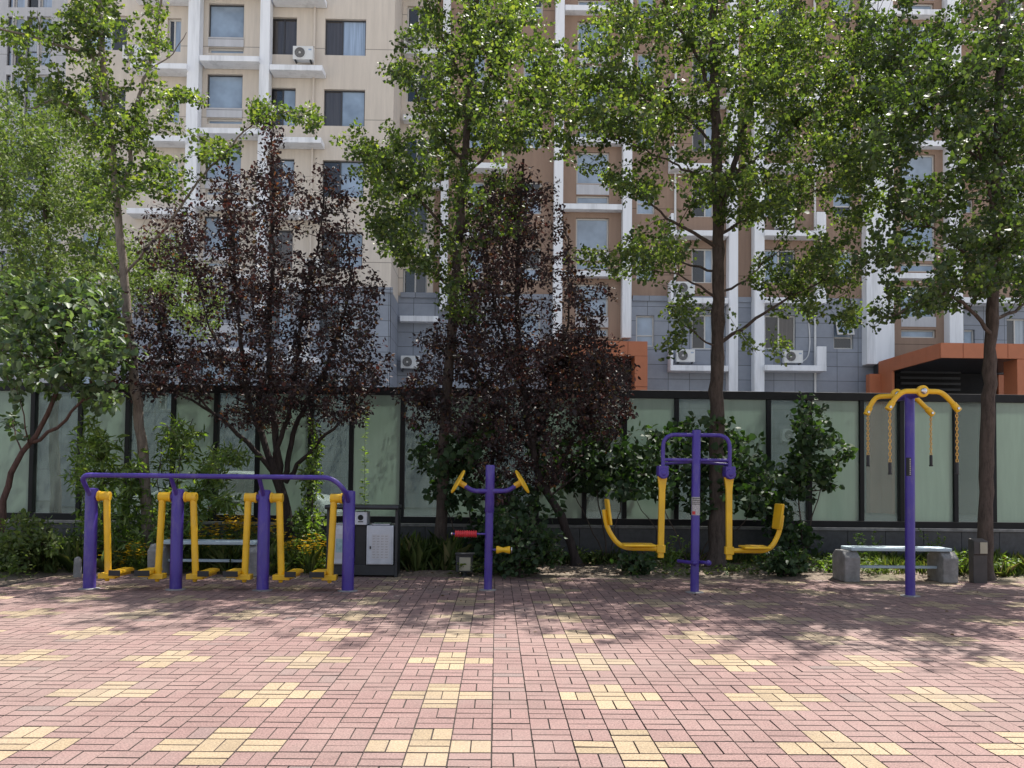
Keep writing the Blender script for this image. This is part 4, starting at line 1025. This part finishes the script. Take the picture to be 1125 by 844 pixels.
# purple plums
r, Y = tree(317, 618, 'plum_tree', 'purple leaved plum with many rising stems behind the air walker', group='purple plum trees')
grow(r, Y, [(317,618),(316,580),(312,548),(303,522),(298,505)],
     [([(303,522,0),(280,495,-.1),(262,478,-.2),(235,455,-.3),(212,440,-.4),(188,430,-.5)], .048, .01), ([(305,524,0),(288,480,.1),(272,430,.1),(262,350,.2),(255,250,.2),(250,180,.2)], .054, .008), ([(308,526,0),(300,460,-.1),(295,380,-.2),(300,280,-.2),(298,170,-.2),(302,120,-.2)], .056, .008),
      ([(312,530,0),(325,470,.1),(345,430,.2),(368,380,.3),(385,300,.4),(375,220,.4)], .045, .008), ([(300,510,0),(318,450,-.2),(330,360,-.3),(350,260,-.4),(360,185,-.4)], .04, .008), ([(314,530,0),(345,490,-.3),(380,460,-.5),(410,425,-.7)], .04, .008), ([(272,430,.1),(235,370,.3),(215,300,.4),(205,240,.5)], .022, .006), ([(240,460,-.3),(200,410,-.5),(175,350,-.6)], .018, .005)],
     [(235,290,60,70,.8),(295,225,50,60,.8),(300,330,80,70,.9),(372,310,42,80,.75),(210,400,75,42,1.3),(320,415,80,42,1.3),(395,400,40,45,1.1),(165,370,42,55,.8),(350,215,45,40,.5),(185,255,40,45,.5),(295,155,32,28,.45),(245,215,34,40,.5),(402,340,24,50,.7),(150,420,36,30,1),(280,455,65,22,1),(375,452,42,20,1)],
     980, 'oval', M['l_plum'], M['barkdark'], leaf=.058, dens=33, zone=.6, dsig=1.0, r0=.088, r1=.072, spread=.06)
r, Y = tree(633, 622, 'plum_tree', 'purple leaved plum with one leaning trunk right of the massage post', group='purple plum trees')
grow(r, Y, [(634,623),(627,597),(616,567),(601,541),(590,515),(583,480),(575,420),(568,340),(570,260),(575,175)],
     [([(601,541,0),(620,500,-.1),(645,460,-.3),(660,420,-.4),(650,360,-.5)], .035, .008), ([(586,495,0),(550,450,-.2),(520,400,-.4),(512,320,-.5)], .035, .008), ([(585,490,0),(610,420,.2),(625,340,.3),(622,260,.3)], .03, .008), ([(590,515,0),(545,490,-.4),(500,460,-.6),(465,440,-.8)], .028, .007), ([(575,420,0),(545,340,.3),(535,260,.4),(545,200,.4)], .03, .008), ([(605,545,0),(660,500,.3),(690,455,.5)], .02,.006)],
     [(570,220,55,45,.75),(568,300,75,60,.9),(560,390,100,55,1.2),(645,405,56,50,1.5),(600,400,60,40,1.1),(495,395,48,50,.9),(465,440,34,38,.9),(590,455,95,45,1.2),(530,470,60,50,1),(645,330,34,40,.6),(600,520,50,25,.7),(662,450,38,40),(535,250,42,50,.6),(525,330,36,50,.7),(545,525,40,26,.9)],
     1120, 'oval', M['l_plum'], M['barkdark'], leaf=.058, dens=36, zone=.6, dsig=1.05, r0=.07, r1=.018, spread=.06)

# large leaved tree at the left edge
r, Y = tree(-6, 626, 'mulberry_tree', 'leaning red brown tree with large pale leaves at the left edge of the bed')
grow(r, Y, [(-6,626),(0,585),(5,550),(12,520),(24,497),(40,478),(52,455),(61,432),(67,408),(72,370),(80,330)],
     [([(36,486,0),(62,470,-.1),(80,452,-.2),(92,440,-.2),(102,415,-.3),(115,385,-.3),(130,350,-.3)], .026, .007), ([(32,492,0),(27,470,-.2),(24,445,-.3),(26,425,-.3)], .012, .004), ([(66,410,0),(45,380,.2),(25,350,.3),(5,320,.4)], .024, .007), ([(66,415,0),(90,405,.3),(125,400,.5),(150,405,.6)], .016, .005)],
     [(60,365,75,50,1.1),(120,375,42,45,1),(15,325,50,36,1),(18,458,24,16,.7),(115,432,32,20,.8),(55,412,60,20,1),(100,325,50,30,.7),(20,390,40,30)],
     330, 'heart', M['l_mulberry'], M['barkred'], leaf=.098, dens=22, zone=.6, dsig=.8, r0=.06, r1=.014, spread=.09, up=1.7)
# feathery tree behind the fence at left
pb = at(62, 560, 17.6)
r = thing('pagoda_tree', V((pb.x, 17.6, 0)), 'feathery light green tree beyond the fence at the far left', 'tree')
grow(r, 17.6, [(62,598),(60,500),(58,400),(55,320),(50,240),(48,170)],
     [([(58,400,0),(85,330,.2),(110,260,.3),(120,200,.4)], .05, .012), ([(57,360,0),(30,300,-.2),(10,240,-.3),(0,180,-.4)], .05, .012), ([(57,380,0),(110,340,.4),(160,300,.6),(200,290,.8)], .04, .01)],
     [(40,160,60,40),(30,225,62,50),(95,215,45,50),(10,120,40,30,.7),(120,290,50,45,.9),(45,290,60,40),(170,300,48,50,.9),(215,330,38,50,.6),(70,120,40,25,.6),(20,340,60,40,.6)],
     980, 'oval', M['l_olive'], M['bark'], leaf=.072, dens=36, zone=.8, dsig=1.3, r0=.12, r1=.03, spread=.09)

# ================================================================== SHRUBS AND PLANTS
def shrub(px, py, name, label, stems, blobs, ntw, kind, mat, leaf, dens, dsig=.4, group=None, r0=.016, bark='bark', cat='shrub', zone=.4, spread=.06, up=.7):
    g0 = ground(px, py); r = thing(name, V((g0.x, g0.y, 0)), label, cat, group)
    grow(r, g0.y, stems[0], [(s, r0*.8, .004) for s in stems[1:]], blobs, ntw, kind, mat, M[bark], leaf=leaf, dens=dens, zone=zone, dsig=dsig, r0=r0, r1=.005, spread=spread, pet=.01, up=up, crown_name='foliage', trunk_name='stem', twig_r=.006)
shrub(755, 621, 'lilac_shrub', 'large dark green shrub with heart shaped leaves around the swing seat machine', [[(760,620),(762,570),(765,520),(760,480)], [(755,618),(735,570),(715,520)], [(765,618),(790,570),(810,510)], [(752,618),(720,580),(695,545)], [(768,616),(810,580),(840,545)]],
      [(760,478,45,24,1.1),(718,498,45,34),(800,500,45,38),(695,530,32,26),(770,535,58,38),(828,535,36,36),(790,470,30,20,.7)], 280, 'heart', M['l_lilac'], .095, 24, dsig=.5, group='dark green shrubs')
shrub(882, 621, 'lilac_shrub', 'tall open dark shrub with twisting boughs left of the blue slab bench', [[(884,622),(880,580),(878,530),(885,480),(892,445)], [(882,618),(895,560),(912,505),(928,492)], [(880,618),(862,580),(850,545)], [(879,540),(905,538),(925,535)]],
      [(900,490,40,38,1.1),(870,525,30,32),(888,450,22,16),(930,490,18,12,.8),(852,560,26,26),(868,592,36,22),(905,520,26,18),(846,520,20,26,.7)], 190, 'heart', M['l_lilac'], .09, 24, dsig=.4, group='dark green shrubs')
shrub(668, 618, 'lilac_shrub', 'dark green shrub with broad leaves under the leaning plum', [[(668,618),(662,580),(655,530),(650,490)], [(668,616),(680,560),(684,520)], [(666,616),(640,560),(615,510)]],
      [(652,488,42,30),(682,520,26,24),(612,505,38,28),(640,520,40,24)], 130, 'heart', M['l_lilac'], .09, 24, dsig=.4, group='dark green shrubs')
shrub(572, 634, 'low_shrub', 'low dark shrub at the foot of the massage post', [[(572,634),(570,610),(566,580)], [(570,634),(555,605),(548,585)], [(574,634),(592,610),(600,590)]],
      [(570,590,38,34),(560,618,42,14),(595,600,28,24),(548,570,16,24,.7)], 200, 'heart', M['l_lilac'], .065, 26, dsig=.3)
shrub(520, 622, 'lilac_shrub', 'dense dark shrub filling the gap between two trunks behind the massage post', [[(520,622),(518,580),(512,530),(505,490)], [(522,620),(540,580),(555,540)], [(518,620),(495,570),(475,520)], [(524,620),(570,580),(590,555)]],
      [(500,520,40,42),(540,555,45,40),(468,500,24,34,.8),(580,555,36,30),(520,480,40,26,.8),(545,600,40,20)], 230, 'heart', M['l_lilac'], .09, 24, dsig=.4, group='dark green shrubs')
shrub(700, 632, 'low_shrub', 'small dark shrub under the left swing seat', [[(700,632),(698,620),(694,608)], [(702,632),(712,618)]],
      [(700,618,26,12)], 50, 'heart', M['l_lilac'], .075, 22, dsig=.2)
shrub(862, 634, 'low_shrub', 'small dark shrub under the right swing seat', [[(862,634),(860,620),(858,605)], [(864,634),(880,612)]],
      [(866,618,34,16)], 70, 'heart', M['l_lilac'], .07, 22, dsig=.2)
shrub(22, 630, 'low_shrub', 'sunlit green shrub at the far left under the leaning tree', [[(24,630),(25,605),(28,580)], [(22,630),(10,600)], [(26,630),(45,600),(55,590)]],
      [(28,580,32,18),(12,605,24,22),(48,598,20,14)], 120, 'oval', M['l_olive'], .075, 26, dsig=.3)
shrub(118, 622, 'peach_sapling', 'arching sapling with long narrow bright leaves behind the first walker post', [[(118,622),(115,570),(112,520),(105,480),(98,462)], [(118,618),(140,560),(160,500)], [(116,610),(95,560),(82,510)]],
      [(102,485,26,32),(135,530,40,48),(88,520,16,36),(150,590,40,30),(112,575,30,34)], 200, 'narrow', M['l_bright'], .13, 28, dsig=.45, cat='sapling', spread=.04, up=.4, group='narrow leaved saplings')
shrub(190, 622, 'peach_sapling', 'sapling with long feathery drooping sprays behind the second walker post', [[(190,622),(192,570),(196,520),(205,480),(212,460)], [(192,600),(220,540),(250,505)], [(190,600),(175,540),(178,490)], [(195,590),(230,560),(262,552)]],
      [(205,475,22,18),(245,500,34,16,1.3),(185,490,18,30),(225,530,34,30),(190,570,34,36),(250,552,22,14)], 190, 'narrow', M['l_bright'], .13, 28, dsig=.45, cat='sapling', spread=.04, up=.4, group='narrow leaved saplings')
shrub(340, 620, 'leafy_sapling', 'yellow green sapling right of the plum stems near the litter bin', [[(340,620),(342,570),(345,520),(348,475)], [(341,600),(330,560)]],
      [(345,480,9,22),(340,530,16,30),(338,580,24,30)], 90, 'oval', M['l_bright'], .07, 24, dsig=.25, cat='sapling', spread=.04)

def stem_plant(px, py, ptop, pytop, name, label, leaf, kind, mat, nl, cat='plant', group=None, flower=0, stems=1, wob=.03):
    g0 = ground(px, py); r = thing(name, V((g0.x, g0.y, 0)), label, cat, group)
    sb = MB(); lv = Leaves(); fl = Leaves(); tip = at(ptop, pytop, g0.y)
    for s in range(stems):
        t = V(tip) + (V((rng.normal(0, .16), rng.normal(0, .14), -abs(rng.normal(0, .13)))) if stems > 1 else V((0,0,0)))
        a = V((g0.x, g0.y, 0)) + (V((rng.normal(0, .05), rng.normal(0, .05), 0)) if stems > 1 else V((0,0,0)))
        C = resample([a, (a+t)/2 + V((rng.normal(0, wob), rng.normal(0, wob), 0)), t], .06)
        sb.tube(C, list(np.linspace(.006, .002, len(C))), 5, caps=False)
        u = rng.random(nl) * .85 + .15; s_ = np.linspace(0, 1, len(C))
        pos = np.stack([np.interp(u, s_, C[:, j]) for j in range(3)], 1)
        D = rand_unit(nl) * np.array([1, 1, .3]) + np.array([0, 0, .35]); N = rand_unit(nl)*.5 + np.array([0, 0, 1])
        lv.add(pos, D, N, leaf * rng.uniform(.6, 1.2, nl) * (1.25 - .6*u))
        if flower:
            q = np.repeat(C[-1][None], flower, 0) + .05 * rng.standard_normal((flower, 3))
            for k in range(5):
                an = 2*math.pi*k/5 + rng.random()
                fl.add(q, np.tile([math.cos(an), math.sin(an), .25], (flower, 1)) + .2*rand_unit(flower), np.tile([0, 0, 1.], (flower, 1)) + .5*rand_unit(flower), np.full(flower, .030))
    sb.build('stem', M['bright_stem'], r); lv.build('foliage', kind, mat, r)
    if flower: fl.build('blossom', 'oval', M['l_flower'], r)
M['bright_stem'] = basic('green_stem', (.09, .12, .04), .7)
stem_plant(404, 620, 402, 448, 'tall_weed', 'single tall thin weed rising above the litter bin', .085, 'narrow', M['l_bright'], 170)
for (px, py, tx, ty, lab) in ((228, 624, 226, 577, 'yellow flowering clump furthest left behind the blue bench'), (255, 622, 256, 566, 'tallest yellow flowering clump behind the blue bench'), (280, 623, 278, 572, 'yellow flowering clump beside the third walker post'), (352, 628, 350, 596, 'low yellow flowering clump just left of the litter bin'), (332, 629, 330, 590, 'low yellow flowering clump at the foot of the plum stems'), (152, 629, 150, 598, 'sparse yellow flowering clump between the first two walker posts')):
    stem_plant(px, py, tx, ty, 'flowering_plant', lab, .06, 'narrow', M['l_bright'], 46, 'flower', 'yellow flowering plants', flower=7, stems=17)
for (px, py, tx, ty, lab) in ((953, 621, 955, 583, 'sunlit leafy weed behind the left end of the blue bench'), (1024, 621, 1022, 580, 'sunlit leafy weed behind the right end of the blue bench'), (912, 632, 912, 605, 'low weed left of the blue bench end'), (1108, 634, 1108, 612, 'low weed right of the short column lamp'), (1052, 630, 1054, 602, 'leafy weed at the right end block of the bench'), (735, 628, 737, 585, 'thin weed beside the swing seat post')):
    stem_plant(px, py, tx, ty, 'leafy_weed', lab, .075, 'oval', M['l_bright'], 26, 'weed', 'weeds by the granite base', stems=7)
stem_plant(541, 628, 541, 590, 'leafy_weed', 'weed with bright leaves right behind the massage post', .07, 'oval', M['l_bright'], 22, 'weed', 'weeds by the granite base', stems=6)

# uncounted ground cover, grass and litter
def cover():
    lv = Leaves(); gv = Leaves(); 
    def patch(px0, px1, y0, y1, n, h, kind):
        for _ in range(n):
            x = at(rng.uniform(px0, px1), 600, (y0+y1)/2).x; y = rng.uniform(y0, y1); hh = h * rng.uniform(.4, 1.25)
            k = int(rng.integers(9, 16))
            if kind == 'w':
                pos = np.stack([x + .07*rng.standard_normal(k)*(.5+hh), y + .07*rng.standard_normal(k)*(.5+hh), hh * rng.random(k)], 1)
                lv.add(pos, rand_unit(k)*np.array([1,1,.4]) + np.array([0,0,.3]), rand_unit(k)*.6 + np.array([0,0,1.]), rng.uniform(.03, .075, k))
            else:
                pos = np.stack([x + .03*rng.standard_normal(k), y + .03*rng.standard_normal(k), np.zeros(k)], 1)
                gv.add(pos, rand_unit(k)*.55 + np.array([0,0,1.]), rand_unit(k), hh * rng.uniform(.6, 1.3, k))
    patch(-40, 60, 11.6, 13.9, 220, .28, 'w'); patch(60, 350, 11.75, 14.2, 620, .30, 'w'); patch(60, 350, 12.6, 14.3, 300, .5, 'w')
    patch(430, 490, 12.2, 14.2, 130, .24, 'w'); patch(490, 700, 13.2, 14.25, 110, .18, 'w'); patch(-60, 360, 11.6, 14.2, 520, .3, 'g'); patch(420, 500, 12.0, 14.2, 200, .34, 'g')
    patch(500, 1150, 13.4, 14.3, 420, .15, 'g'); patch(940, 1070, 12.3, 14.2, 260, .16, 'g'); patch(1040, 1140, 12.0, 14.2, 120, .2, 'g'); patch(840, 960, 12.0, 13.9, 90, .2, 'w'); patch(680, 860, 11.8, 13.2, 60, .12, 'w')
    patch(500, 560, 11.6, 12.8, 60, .2, 'w')
    for _ in range(160):
        x = rng.uniform(-7.5, XL - .05); y = rng.uniform(7, 11.6); k = 12; hh = .3*rng.uniform(.4, 1.3)
        pos = np.stack([x + .08*rng.standard_normal(k), y + .08*rng.standard_normal(k), hh*rng.random(k)], 1)
        lv.add(pos, rand_unit(k)*np.array([1,1,.4]) + np.array([0,0,.3]), rand_unit(k)*.6 + np.array([0,0,1.]), rng.uniform(.03, .075, k))
    tag(lv.build('ground_cover', 'oval', M['l_olive']), 'low leafy weeds covering the bed behind the machines', kind='stuff')
    tag(gv.build('grass', 'blade', M['l_grass']), 'thin grass tufts along the foot of the fence', kind='stuff')
    dl = Leaves(); n = 2600
    P = np.stack([rng.uniform(-9, 9, n), rng.uniform(YB + .03, YF - .1, n), np.full(n, .05)], 1)
    m2 = 480; P2 = np.stack([rng.uniform(XL + .1, 8, m2), YB - np.abs(rng.normal(0, 1.6, m2)), np.full(m2, .006)], 1); P2 = P2[P2[:, 1] > 3]
    P = np.concatenate([P, P2]); n = len(P)
    dl.add(P, rand_unit(n)*np.array([1,1,.1]), rand_unit(n)*.35 + np.array([0,0,1.]), np.where(P[:, 1] > YB, rng.uniform(.025, .06, n), rng.uniform(.012, .04, n)))
    tag(dl.build('leaf_litter', 'oval', M['l_dead']), 'dry fallen leaves on the soil and paving', kind='stuff')
cover()
